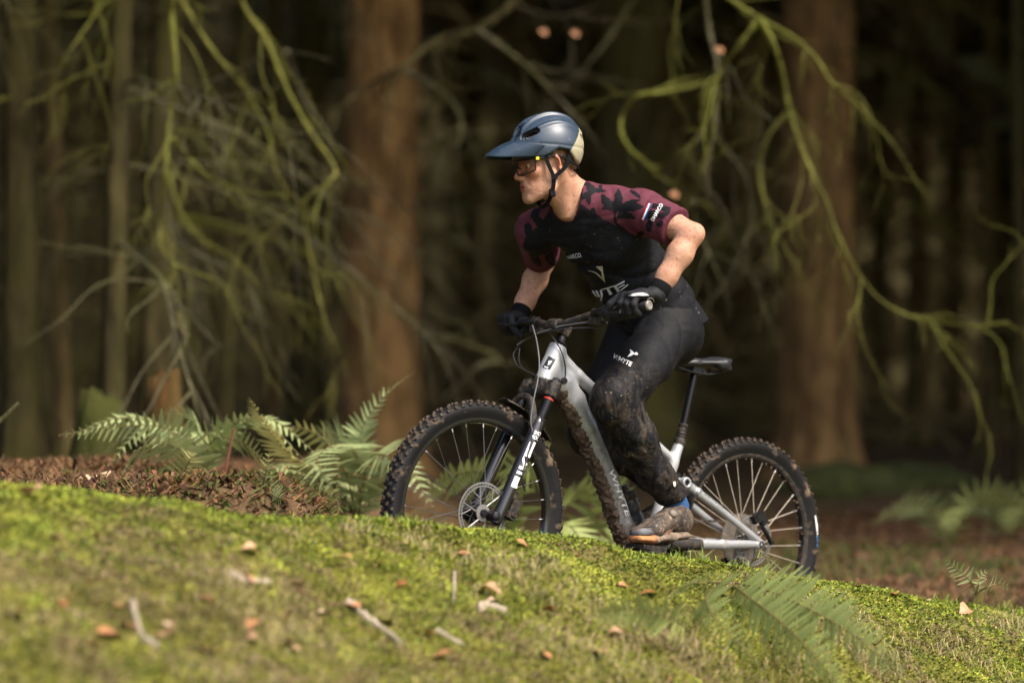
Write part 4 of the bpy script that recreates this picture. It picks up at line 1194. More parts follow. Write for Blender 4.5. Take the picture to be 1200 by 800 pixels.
# --- seat post and saddle
post = MB().tube([(0.352, 0, 0.345), (0.312, 0, 0.575)], 0.0135, 18).build('seat_post', M_STANCH, bike)
dirp = Vector((-0.04, 0, 0.23)).normalized()
mb = MB()
mb.lathe((0.359, 0, 0.312), dirp, [(0, 0.022), (0.012, 0.023), (0.02, 0.021), (0.024, 0.017), (0.03, 0.019), (0.034, 0.016), (0.04, 0.0185), (0.045, 0.016), (0.052, 0.018), (0.06, 0.0155), (0.066, 0.0185), (0.074, 0.0185), (0.077, 0.0138)], 20)
mb.build('post_collar', M_MUDDY, post)
mb = MB(); mb.box((0.308, 0, 0.582), (0.055, 0.04, 0.022)); mb.lathe((0.285, -0.024, 0.577), (0, 1, 0), [(0, 0), (0, 0.008), (0.048, 0.008), (0.048, 0)], 12); mb.lathe((0.335, -0.024, 0.577), (0, 1, 0), [(0, 0), (0, 0.008), (0.048, 0.008), (0.048, 0)], 12)
mb.build('saddle_clamp', M_BLACK, post)
def f_sad(P):
    d = s_ecap(P, (0.445, 0, 0.592), (0.33, 0, 0.607), lat, lat, 0.018, 0.031, 0.014, 0.015)
    d = smin(d, s_ecap(P, (0.33, 0, 0.607), (0.22, 0, 0.620), lat, lat, 0.031, 0.066, 0.015, 0.017), 0.02)
    d = smin(d, s_ecap(P, (0.22, 0, 0.620), (0.190, 0, 0.630), lat, lat, 0.066, 0.062, 0.017, 0.013), 0.02)
    d = smin(d, s_ecap(P, (0.21, -0.05, 0.603), (0.21, 0.05, 0.603), (1, 0, 0), (1, 0, 0), 0.03, 0.03, 0.012, 0.012), 0.02)
    under = s_ell(P, (0.28, 0, 0.575), (0.2, 0.055, 0.026))
    return smax(d, -under, 0.006)
V, Q = surface(f_sad, (0.12, -0.09, 0.56), (0.46, 0.09, 0.66), 0.0032, 2)
sad = obj('saddle', V, Q, simple('saddle_cover', (0.016, 0.017, 0.019), 0.45, var=0.15, mud=MUD, mud_rng=(0.58, 0.8), mud_scale=30), bike)
mb = MB()
for sg in (1, -1):
    mb.tube(catmull([(0.42, sg * 0.008, 0.588), (0.39, sg * 0.02, 0.578), (0.34, sg * 0.022, 0.572), (0.27, sg * 0.022, 0.573), (0.22, sg * 0.03, 0.585), (0.19, sg * 0.04, 0.605)], 5), 0.0038, 8)
mb.build('rail', M_BLACK, sad)

# --- wheels
def make_wheel(name, cx, spoke_mat, n_sp, knob_seed):
    root = bpy.data.objects.new(name, None); link(root, bike); root.location = (cx, 0, 0)
    prof = [(-0.017, 0.308), (-0.020, 0.318), (-0.0275, 0.331), (-0.0305, 0.344), (-0.0285, 0.355), (-0.021, 0.3625), (-0.010, 0.3655), (0, 0.3662)]
    prof = prof + [(-y, r) for y, r in prof[-2::-1]]
    tyre = MB().lathe((0, 0, 0), (0, 1, 0), prof, 96).build('tyre', M_RUBBER, root)
    mb = MB(); rr = random.Random(knob_seed)
    NK = 72
    rows = [(-0.0265, 0.358, -0.95, 0.0), (0.0265, 0.358, 0.95, 0.5), (-0.0100, 0.3655, -0.28, 0.5), (0.0100, 0.3655, 0.28, 0.0), (-0.0185, 0.3635, -0.55, 0.25), (0.0185, 0.3635, 0.55, 0.75)]
    for ri, (y, rad, tilt, ph) in enumerate(rows):
        for k in range(NK):
            if ri >= 4 and k % 2: continue
            a = 2 * math.pi * (k + ph) / NK + rr.uniform(-0.004, 0.004)
            rdir = Vector((math.cos(a), 0, math.sin(a))); tdir = Vector((-math.sin(a), 0, math.cos(a)))
            up = (rdir * math.cos(tilt) + Vector((0, 1, 0)) * math.sin(tilt)); sd = tdir.cross(up)
            M = Matrix((tdir, sd, up)).transposed()
            mb.box(rdir * rad + Vector((0, y, 0)) + up * 0.0018, (0.0125 * rr.uniform(0.9, 1.1), 0.0105, 0.0085), M, 0.8)
    t = obj('tread', mb.v, mb.f, M_TREAD, root, smooth=False); t['kind'] = 'stuff'
    rim = [(-0.0165, 0.312), (-0.018, 0.316), (-0.0185, 0.312), (-0.0175, 0.303), (-0.012, 0.2965), (0, 0.2945), (0.012, 0.2965), (0.0175, 0.303), (0.0185, 0.312), (0.018, 0.316), (0.0165, 0.312)]
    MB().lathe((0, 0, 0), (0, 1, 0), rim, 96).build('rim', M_GLOSS if cx > 0.5 else M_MUDDY, root)
    MB().lathe((0, -0.055, 0), (0, 1, 0), [(0, 0), (0, 0.011), (0.02, 0.012), (0.022, 0.028), (0.027, 0.028), (0.030, 0.016), (0.078, 0.018), (0.081, 0.030), (0.086, 0.030), (0.089, 0.014), (0.11, 0.012), (0.11, 0)], 24).build('hub', M_BLACK, root)
    sp = None
    for k in range(n_sp):
        sg = 1 if k % 2 else -1
        ar = 2 * math.pi * k / n_sp
        ah = ar + (1 if (k // 2) % 2 else -1) * 1.15
        p0 = Vector((0.028 * math.cos(ah), sg * 0.029, 0.028 * math.sin(ah))); p1 = Vector((0.297 * math.cos(ar), sg * 0.004, 0.297 * math.sin(ar)))
        s = MB().tube([p0, p1], 0.00135, 5).build('spoke', spoke_mat, root)
        d = (p1 - p0).normalized()
        MB().tube([p1 - d * 0.014, p1], 0.0026, 6).build('nipple', M_STEEL, root)
    return root, tyre
wf, tyf = make_wheel('wheel', WB, M_SPOKE, 28, 1)
wr, tyr = make_wheel('wheel', 0.0, M_SPOKER, 28, 2)
# mud clods caught inside the rear rim
mb = MB(); rr = random.Random(4)
for k in range(70):
    a = rr.uniform(0, 6.28); y = rr.uniform(-0.012, 0.012); L = rr.uniform(0.003, 0.009)
    p = Vector((math.cos(a), 0, math.sin(a)))
    mb.box(p * (0.294 - L * 0.3) + Vector((0, y, 0)), (rr.uniform(.004, .009), rr.uniform(.004, .008), L * 2), Matrix.Rotation(-a + math.pi / 2 + rr.uniform(-.3, .3), 3, 'Y'), 0.6)
o = obj('mud_spatter', mb.v, mb.f, M_MUD, wr); o['kind'] = 'stuff'
B_TYR = bvh_obj(tyr)     # wheel-local equals bicycle frame at the rear hub
print_on('tyre_lettering', text_px('TRAIL', (960.5, 657), (1.5, -14), (-4.2, -0.4), 0.02), B_TYR, M_WHITE, wr, 0.002)
print_on('tyre_lettering', text_px('N', (958.5, 664), (1.2, -4), (-4.0, -0.4), 0.02), B_TYR, M_WHITE, wr, 0.002)
print_on('tyre_lettering', text_px('PILOT', (961.6, 641), (0.2, -13), (-4.4, -0.2), 0.02), B_TYR, M_BLUE, wr, 0.002)
print_on('tyre_stripe', [[(955, 604), (956.2, 604), (960, 628), (958, 628)], [(957.5, 606), (958.5, 606), (960.5, 622), (959.6, 622)]], B_TYR, M_WHITE, wr, 0.002)

def rotor(parent, y, rad):
    mb = MB()
    for (r0, r1) in ((rad - 0.0055, rad), (rad - 0.0155, rad - 0.0115)):
        mb.lathe((0, y - 0.001, 0), (0, 1, 0), [(0, r0), (0, r1), (0.002, r1), (0.002, r0), (0, r0)], 72)
    for k in range(48):
        a = 2 * math.pi * k / 48
        p = Vector((math.cos(a), 0, math.sin(a))); q = Vector((math.cos(a + 0.05), 0, math.sin(a + 0.05)))
        mb.tube([p * (rad - 0.013) + Vector((0, y, 0)), q * (rad - 0.004) + Vector((0, y, 0))], 0.0016, 4)
    for k in range(6):
        a = 2 * math.pi * k / 6
        pts = [Vector((math.cos(a + da), 0, math.sin(a + da))) * rr_ + Vector((0, y, 0)) for rr_, da in ((0.024, 0), (0.05, 0.22), (rad - 0.013, 0.30))]
        mb.tube(catmull(pts, 4), 0.0035, 5, flat=((0, 1, 0), 1.0))
        pts = [Vector((math.cos(a - da), 0, math.sin(a - da))) * rr_ + Vector((0, y, 0)) for rr_, da in ((0.05, -0.22), (0.066, 0.0), (rad - 0.013, 0.12))]
        mb.tube(catmull(pts, 4), 0.0025, 5)
    mb.lathe((0, y - 0.003, 0), (0, 1, 0), [(0, 0.012), (0, 0.028), (0.006, 0.028), (0.006, 0.012)], 20)
    return mb.build('brake_rotor', M_ROTOR, parent)
rotor(wf, 0.044, 0.1015); rotor(wr, 0.046, 0.092)

# --- fork
ax = Vector((-0.389, 0, 0.921)); fw = Vector((0.921, 0, 0.389))
base = Vector((1.21, 0, -0.019)) + fw * 0.000
def leg(t, y): return base + ax * t + Vector((0, y, 0))
fork = bpy.data.objects.new('fork', None); link(fork, bike)
for y in (0.069, -0.069):
    st = MB().tube([leg(0.28, y), leg(0.515, y)], 0.0178, 20).build('stanchion', M_STANCH, fork)
    lw = MB().tube([leg(0.375, y), leg(0.366, y), leg(0.36, y), leg(0.2, y), leg(0.06, y), leg(0.012, y), leg(-0.012, y), leg(-0.02, y)], [0.0195, 0.0225, 0.0232, 0.0222, 0.0205, 0.021, 0.018, 0.006], 22).build('lower_leg', M_GLOSS, fork)
    if y > 0:
        B_LOW = bvh_obj(lw); lowL = lw
        MB().tube([leg(0.452, y), leg(0.456, y)], 0.0181, 24, False).build('red_ring', M_RED, st)
        MB().tube([leg(0.375, y), leg(0.382, y)], [0.0205, 0.019], 20).build('dust_seal', M_BLACK, fork)
    MB().lathe(leg(0.0, y) + Vector((0.012, 0, 0.012)), (0, 1, 0), [(-0.028, 0), (-0.028, 0.018), (0.018 if y > 0 else 0.02, 0.016), (0.022, 0.008), (0.022, 0)], 18).build('dropout', M_BLACK, fork)
def f_crown(P):
    d = s_ecap(P, leg(0.488, -0.069), leg(0.488, 0.069), tuple(fw), tuple(fw), 0.024, 0.024, 0.026, 0.026)
    d = smin(d, s_cap(P, tuple(Vector((1.002, 0, 0.468))), tuple(leg(0.49, 0)), 0.03, 0.03), 0.02)
    for y in (-0.069, 0.069): d = smin(d, s_cyl(P, leg(0.462, y), leg(0.522, y), 0.0235), 0.01)
    return d + 0.002 * vnoise(P, 0.012, 4)
V, Q = surface(f_crown, (0.94, -0.11, 0.38), (1.12, 0.11, 0.54), 0.0036, 1)
obj('crown', V, Q, M_MUDDY, fork)
for y in (0.069, -0.069):
    MB().lathe(leg(0.52, y), ax, [(0, 0), (0, 0.015), (0.01, 0.015), (0.014, 0.010), (0.014, 0)], 16).build('top_cap', M_BLACK, fork)
pts = [leg(0.34, 0.069) + fw * 0.008, leg(0.385, 0.060) + fw * 0.03, leg(0.425, 0.040) + fw * 0.045, leg(0.44, 0) + fw * 0.05, leg(0.425, -0.040) + fw * 0.045, leg(0.385, -0.060) + fw * 0.03, leg(0.34, -0.069) + fw * 0.008]
MB().tube(catmull(pts, 6), [0.016, 0.013, 0.012, 0.013, 0.016], 12, flat=(tuple(ax), 0.75)).build('arch', M_MUDDY, fork)
MB().tube([leg(0.39, 0.069) + Vector((0.012, 0.018, 0)), leg(0.345, 0.069) + Vector((0.0, 0.022, 0))], [0.003, 0.004], 8).build('hose_guide', M_BLACK, fork)
def lowpx(t, s):
    """pixel on the near fork leg: t up the leg 0..1, s across"""
    a = (603.5, 573); b = (630, 511)
    return (a[0] + (b[0] - a[0]) * t + s * 0.92, a[1] + (b[1] - a[1]) * t + s * 0.39)
def on_leg(polys): return [[lowpx(*p) for p in poly] for poly in polys]
PK = []
for (t0, gly) in ((0.02, 'P'), (0.27, 'I'), (0.36, 'K'), (0.60, 'E')):
    W = {'P': 0.20, 'I': 0.05, 'K': 0.22, 'E': 0.22}[gly]
    G = {'P': [[(0, 6), (0.25, 6), (0.25, -6), (0, -6)], [(0.25, -6), (1, -6), (1, -3), (0.25, -3)], [(0.25, -2), (1, -2), (1, 0.4), (0.25, 0.4)], [(0.72, -3.2), (1, -3.2), (1, -1.8), (0.72, -1.8)]],
         'I': [[(0, 6), (1, 6), (1, -6), (0, -6)]],
         'K': [[(0, 6), (0.25, 6), (0.25, -6), (0, -6)], [(0.25, -1.5), (0.8, -6), (1.1, -6), (0.45, 0), (0.25, 1)], [(0.3, 0), (0.5, -1), (1.1, 6), (0.8, 6)]],
         'E': [[(0, 6), (0.22, 6), (0.22, -6), (0, -6)], [(0.22, -6), (1.2, -6), (1.2, -3.6), (0.22, -3.6)], [(0.22, -1.4), (1.3, -1.4), (1.3, 1.2), (0.22, 1.2)], [(0.22, 3.6), (1.3, 3.6), (1.3, 6), (0.22, 6)]]}[gly]
    PK += [[(t0 + x * W, s) for x, s in g] for g in G]
print_on('lettering', on_leg(PK), B_LOW, M_WHITE, lowL, 0.0015)
L2 = []
for row, word in ((0, 'ROCK'), (1, 'SHOX')):
    o0 = lowpx(0.955 + row * 0.0, -5.2); 
    a = lowpx(0.93 + row * 0.085, -5.5); b_ = lowpx(0.93 + row * 0.085, 5.5); c_ = lowpx(1.0 + row * 0.085, -5.5)
    L2 += text_px(word, a, (b_[0] - a[0], b_[1] - a[1]), (c_[0] - a[0], c_[1] - a[1]), 0.03)
print_on('lettering', L2, B_LOW, M_WHITE, lowL, 0.0015)
# brake caliper behind the near leg, and its hose
mb = MB(); mb.box(leg(0.065, 0.055) + fw * -0.05, (0.035, 0.032, 0.07), Matrix.Rotation(-0.4, 3, 'Y')); mb.box(leg(0.11, 0.052) + fw * -0.035, (0.03, 0.02, 0.03), Matrix.Rotation(-0.4, 3, 'Y')); mb.lathe(leg(0.05, 0.07) + fw * -0.055, (0, 1, 0), [(0, 0.012), (0.006, 0.011), (0.006, 0)], 12)
mb.build('brake_caliper', M_MUDDY, fork)
# mudguard tail behind the crown
V, Fc = [], []
for i in range(9):
    t = i / 8; a = 1.78 + 0.62 * t
    c = Vector((WB + 0.400 * math.cos(a), 0, 0.400 * math.sin(a))); rd = Vector((math.cos(a), 0, math.sin(a)))
    w = 0.030 - 0.006 * t
    for s in (-1, -0.6, 0, 0.6, 1): V.append(c + Vector((0, s * w, 0)) - rd * 0.012 * s * s)
    if i:
        for k in range(4): Fc.append(((i - 1) * 5 + k, (i - 1) * 5 + k + 1, i * 5 + k + 1, i * 5 + k))
o = obj('mudguard', V, Fc, M_MUDDY, fork); md = o.modifiers.new('thick', 'SOLIDIFY'); md.thickness = 0.003

# --- cockpit
MB().tube([Vector((0.951, 0, 0.597)) + ax * 0.015, Vector((0.951, 0, 0.597)) + ax * 0.075], 0.0165, 16).build('steerer_spacer', M_BLACK, bike)
def f_stem(P):
    s0 = Vector((0.951, 0, 0.597)) + ax * 0.052
    d = s_cyl(P, s0 - ax * 0.022, s0 + ax * 0.022, 0.021)
    d = smin(d, s_cap(P, s0, (0.972, 0, 0.657), 0.019, 0.02), 0.01)
    d = smin(d, s_cyl(P, (0.975, -0.027, 0.657), (0.975, 0.027, 0.657), 0.024), 0.008)
    return d + 0.0015 * vnoise(P, 0.009, 3)
V, Q = surface(f_stem, (0.88, -0.05, 0.59), (1.02, 0.05, 0.71), 0.0034, 1)
obj('stem', V, Q, M_MUDDY, bike)
BAR = [(0.885, -0.385, 0.682), (0.897, -0.24, 0.688), (0.930, -0.14, 0.676), (0.968, -0.05, 0.659), (0.975, 0, 0.657), (0.972, 0.05, 0.662), (0.948, 0.14, 0.692), (0.925, 0.22, 0.712), (0.900, 0.385, 0.727)]
barc = catmull(BAR, 6)
bar = MB().tube(barc, [0.011, 0.0112, 0.012, 0.0155, 0.0159, 0.0155, 0.012, 0.0112, 0.011], 14).build('handlebar', M_MUDDY, bike)
def bar_at(y):
    for a, b in zip(barc, barc[1:]):
        if (a.y - y) * (b.y - y) <= 0: return a.lerp(b, (y - a.y) / (b.y - a.y))
    return barc[-1] if y > 0 else barc[0]
for sg in (1, -1):
    mb = MB()
    ys = np.linspace(0.255, 0.384, 22)
    pts = [bar_at(sg * y) for y in ys]
    mb.tube(pts, [0.0165 if k % 2 else 0.0155 for k in range(22)], 14); mb.build('grip', M_RUBG, bar)
    e = bar_at(sg * 0.384); d = (bar_at(sg * 0.384) - bar_at(sg * 0.36)).normalized()
    MB().lathe(e - d * 0.004, d, [(0, 0.0165), (0.006, 0.0165), (0.009, 0.0135), (0.0085, 0.009), (0.007, 0.008), (0.007, 0)], 18).build('end_plug', simple('grip_end_grey', (0.20, 0.185, 0.16), 0.5, 0.3, mud=MUD, mud_rng=(.5, .8)), bar)
    c = bar_at(sg * 0.205)
    mb = MB(); mb.lathe(c + Vector((0, -0.010, 0)), (0, 1, 0), [(0, 0.012), (0, 0.019), (0.02, 0.019), (0.02, 0.012)], 14)
    body = [c + Vector((0.024, -sg * 0.040, -0.006)), c + Vector((0.030, 0, -0.006)), c + Vector((0.036, sg * 0.032, -0.008))]
    mb.tube(body, [0.008, 0.0135, 0.011], 12); mb.box(c + Vector((0.014, 0, -0.004)), (0.03, 0.016, 0.018))
    lv = mb.build('brake_lever', M_BLACK, bar)
    blade = catmull([c + Vector((0.038, sg * 0.026, -0.012)), c + Vector((0.052, sg * 0.06, -0.016)), c + Vector((0.047, sg * 0.10, -0.014)), c + Vector((0.05, sg * 0.128, -0.012))], 5)
    MB().tube(blade, [0.006, 0.0055, 0.005, 0.006], 8, flat=((0, 0, 1), 0.6)).build('lever_blade', M_BLACK, bar)
    c2 = bar_at(sg * 0.165)
    mb = MB(); mb.lathe(c2 + Vector((0, -0.007, 0)), (0, 1, 0), [(0, 0.012), (0, 0.018), (0.014, 0.018), (0.014, 0.012)], 14); mb.box(c2 + Vector((0.0, 0, -0.026)), (0.04, 0.026, 0.024)); mb.tube([c2 + Vector((-0.01, 0, -0.03)), c2 + Vector((-0.035, sg * 0.025, -0.03))], [0.007, 0.006], 8)
    mb.build('shifter', M_MUDDY, bar)
def cable(pts, rad=0.0024, mat=M_CABLE): return MB().tube(catmull([bp(*p) for p in pts], 7), rad, 7).build('cable', mat, bike)
cable([(606, 404, -0.18), (622, 395, -0.10), (640, 387, -0.02), (662, 381, 0.06), (690, 377, 0.14), (706, 374, 0.18)], 0.0026, simple('cable_grey', (0.16, 0.165, 0.17), 0.3))
cable([(604, 408, -0.18), (618, 397, -0.10), (634, 390, -0.03), (655, 386, 0.05), (680, 384, 0.12), (702, 384, 0.17)], 0.0024)
cable([(624, 381, -0.10), (629, 400, 0.0), (632, 425, 0.05), (630, 446, 0.075), (625, 470, 0.085), (622, 492, 0.088), (624, 506, 0.09)], 0.0026, simple('hose_grey', (0.10, 0.10, 0.105), 0.3))
cable([(640, 386, -0.03), (650, 398, 0.02), (658, 412, 0.04), (662.5, 430, 0.04), (662, 445, 0.036)])
cable([(606, 408, -0.19), (601.5, 416, -0.16), (606, 428, -0.12), (616, 434, -0.06), (630, 441, 0.02), (640, 447, 0.037)])
cable([(609, 408, -0.19), (608, 420, -0.17), (610, 428, -0.13), (615, 433, -0.08)])
cable([(615, 575, 0.07), (612, 560, 0.095), (618, 535, 0.095), (624, 512, 0.09)])

# --- drivetrain
BB = Vector((0.45, 0, -0.03))
for sg, ped in ((1, Vector((0.610, 0, -0.062))), (-1, Vector((0.29, 0, 0.002)))):
    a = BB + Vector((0, sg * 0.078, 0)); b = ped + Vector((0, sg * 0.088, 0))
    mb = MB(); mb.tube([a, a.lerp(b, 0.5), b], [0.016, 0.012, 0.014], 12, flat=((0, 1, 0), 1.25)); mb.lathe(a + Vector((0, -sg * 0.03, 0)), (0, sg, 0), [(0, 0.015), (0.036, 0.016), (0.042, 0.012), (0.042, 0)], 16); mb.lathe(b + Vector((0, -sg * 0.008, 0)), (0, sg, 0), [(0, 0.014), (0.016, 0.014), (0.016, 0)], 14)
    ck = mb.build('crank_arm', M_MUDDY, bike)
    mb = MB(); c = ped + Vector((0, sg * 0.15, 0))
    mb.tube([b, c + Vector((0, sg * 0.045, 0))], 0.007, 10)
    for dx in (-0.045, 0.045): mb.box(c + Vector((dx, 0, 0)), (0.014, 0.095, 0.015))
    for dy in (-0.045, 0, 0.045): mb.box(c + Vector((0, dy, 0)), (0.092, 0.013, 0.014))
    for dx in (-0.045, 0.045):
        for dy in (-0.035, 0.035): mb.lathe(c + Vector((dx, dy, -0.012)), (0, 0, 1), [(0, 0), (0, 0.002), (0.024, 0.002), (0.024, 0)], 6)
    mb.build('pedal', M_MUDDY, bike)
mb = MB(); mb.lathe(BB + Vector((0, -0.052, 0)), (0, 1, 0), [(0, 0.045), (0, 0.069), (0.004, 0.069), (0.004, 0.045), (0, 0.045)], 40)
for k in range(32):
    a = 2 * math.pi * k / 32; p = Vector((math.cos(a), 0, math.sin(a)))
    mb.box(BB + p * 0.068 + Vector((0, -0.05, 0)), (0.006, 0.003, 0.008), Matrix.Rotation(-a + math.pi / 2, 3, 'Y'), 0.5)
for k in range(4):
    a = 2 * math.pi * k / 4; p = Vector((math.cos(a), 0, math.sin(a))); mb.tube([BB + Vector((0, -0.05, 0)), BB + p * 0.05 + Vector((0, -0.05, 0))], 0.006, 6)
mb.build('chainring', M_MUDDY, bike)
mb = MB()
for k, rad in enumerate([0.094, 0.084, 0.074, 0.066, 0.058, 0.051, 0.045, 0.039, 0.034, 0.029]):
    y = -0.020 - k * 0.0036
    mb.lathe((0, y, 0), (0, 1, 0), [(0, 0.018), (0, rad), (-0.0018, rad), (-0.0018, 0.018)], 40)
    nt_ = int(rad * 500)
    for j in range(nt_):
        a = 2 * math.pi * j / nt_; p = Vector((math.cos(a), 0, math.sin(a)))
        mb.box(p * (rad + 0.0015) + Vector((0, y - 0.001, 0)), (0.004, 0.0018, 0.005), Matrix.Rotation(-a + math.pi / 2, 3, 'Y'), 0.5)
mb.build('cassette', simple('muddy_sprockets', (0.16, 0.145, 0.125), 0.5, 0.6, mud=MUD, mud_rng=(0.45, 0.62), mud_scale=50), wr)
mb = MB()
def chain_run(p, q):
    n = int((q - p).length / 0.0127)
    for k in range(n):
        c = p.lerp(q, (k + 0.5) / n); d = (q - p).normalized()
        ang = -math.atan2(d.z, d.x)
        mb.box(c, (0.0115, 0.0028 if k % 2 else 0.0065, 0.0085 if k % 2 else 0.0075), Matrix.Rotation(ang, 3, 'Y'))
chain_run(Vector((0.45, -0.05, 0.036)), Vector((0.0, -0.035, 0.064)))
chain_run(Vector((0.45, -0.05, -0.096)), Vector((0.06, -0.040, -0.16)))
chain_run(Vector((0.03, -0.040, -0.085)), Vector((0.0, -0.036, -0.069)))
mb.build('chain', simple('muddy_chain', (0.09, 0.075, 0.06), 0.5, 0.5, mud=MUD), bike)
mb = MB(); mb.box((0.0, -0.058, -0.05), (0.03, 0.02, 0.06)); mb.box((0.03, -0.048, -0.12), (0.024, 0.012, 0.10), Matrix.Rotation(0.35, 3, 'Y'))
for c in ((0.02, -0.042, -0.09), (0.055, -0.042, -0.155)): mb.lathe(Vector(c) + Vector((0, -0.004, 0)), (0, 1, 0), [(0, 0), (0, 0.022), (0.006, 0.022), (0.006, 0)], 16)
mb.build('derailleur', M_MUDDY, bike)
mb = MB(); p = bp(888, 606, 0.055); mb.box(p, (0.055, 0.03, 0.03), Matrix.Rotation(0.5, 3, 'Y')); mb.box(p + Vector((-0.03, 0.0, -0.012)), (0.03, 0.022, 0.018), Matrix.Rotation(0.9, 3, 'Y')); mb.lathe(p + Vector((0.012, 0.014, 0.004)), (0, 1, 0), [(0, 0.010), (0.004, 0.010), (0.004, 0)], 12)
mb.tube([bp(893, 616, 0.075), bp(900, 628, 0.078), bp(904, 637, 0.078)], [0.009, 0.0085, 0.009], 10, flat=((0, 1, 0), 1.0))
mb.lathe(bp(904, 636, 0.078), (0, 1, 0), [(0, 0.009), (0.008, 0.008), (0.008, 0)], 12)
mb.build('brake_caliper', M_BLACK, bike)

# --- water bottle, carried in the frame: a thing of its own
bt = empty('water_bottle'); bt.matrix_world = BM @ Matrix.Translation((0.556, 0, 0.058))
d = Vector((0.46, 0, 0.888)).normalized()
MB().lathe((0, 0, 0), d, [(-0.09, 0), (-0.09, 0.03), (-0.085, 0.0345), (-0.02, 0.0350), (-0.012, 0.032), (-0.002, 0.032), (0.006, 0.0350), (0.04, 0.0345), (0.052, 0.031)], 26).build('body', simple('smoky_bottle', (0.028, 0.030, 0.032), 0.25, var=0.2, mud=MUD, mud_rng=(0.52, 0.72), mud_scale=30), bt)
MB().lathe((0, 0, 0), d, [(0.050, 0.0335), (0.066, 0.0335), (0.072, 0.028), (0.074, 0.016), (0.084, 0.013), (0.088, 0.015), (0.098, 0.013), (0.10, 0)], 26).build('cap', M_MUDDY, bt)
tag(bt, 'black muddy water bottle in the frame above the down tube', 'bottle')
# ================================================================== THE RIDER (built in the bicycle's frame)
person = empty('person'); person.matrix_world = BM
tag(person, 'rider in black and maroon jersey, black trousers and gloves, standing on the pedals', 'person')
# head frame: x to the nose, y to the left ear, z up, origin between the ears
yaw, pit, rol = R(21), R(7), R(2)
hx = Vector((-math.cos(yaw) * math.cos(pit), -math.sin(yaw) * math.cos(pit), -math.sin(pit)))
hy = Vector((math.sin(yaw), -math.cos(yaw), 0.0)); hz = hx.cross(hy)
HMW = Matrix((hx, hy, hz)).transposed().to_4x4(); HMW.translation = at(642.5, 194, 8.2)
HMW = HMW @ Matrix.Scale(1.0, 4)
HMB = BMI @ HMW
HR = np.array(HMB.to_3x3(), np.float32); HO = np.array(HMB.translation, np.float32)
def to_head(P): return (P - HO) @ HR
def hp(x, y, z): return tuple(HMB @ Vector((x, y, z)))

SL, SR = np.array([0.790, 0.185, 1.072]), np.array([0.935, -0.195, 1.000])
EL, ER = np.array([0.746, 0.392, 0.985]), np.array([0.745, -0.375, 0.925])
WL, WR = np.array([0.842, 0.352, 0.772]), np.array([0.858, -0.352, 0.705])
NB = np.array([0.915, -0.01, 1.092])
lat0, latm, lat1 = (0, 1, 0), (-0.20, 0.97, 0.10), (-0.33, 0.92, 0.18)
TOR = [((0.485, 0, 0.700), lat0, 0.150, 0.122), ((0.545, 0, 0.780), lat0, 0.146, 0.120), ((0.650, 0, 0.878), (-0.1, 0.99, 0.05), 0.146, 0.116), ((0.772, 0, 0.985), latm, 0.164, 0.118), ((0.862, -0.005, 1.048), lat1, 0.158, 0.098), ((0.915, -0.008, 1.088), lat1, 0.085, 0.072)]
def torso(P, g=0.0, upto=6):
    d = None
    for a, b in zip(TOR[:upto], TOR[1:upto]):
        e = s_ecap(P, a[0], b[0], a[1], b[1], a[2] + g, b[2] + g, a[3] + g, b[3] + g)
        d = e if d is None else smin(d, e, 0.03)
    return d
def fold(P, a, sa, sc, seed):
    """cloth folds: noise squeezed along direction a so that its ridges run across it"""
    a = np.asarray(a, float); a = a / np.linalg.norm(a)
    al = P @ a
    q = P / sc + np.outer(al * (1 / sa - 1 / sc), a)
    w = 0.5 * vnoise(P, sc * 0.7, seed + 40)
    q = q + w[:, None] * 0.6
    n = vnoise(q, 1.0, seed)
    return (1 - np.abs(n)) ** 3 * 1.7 - 0.7

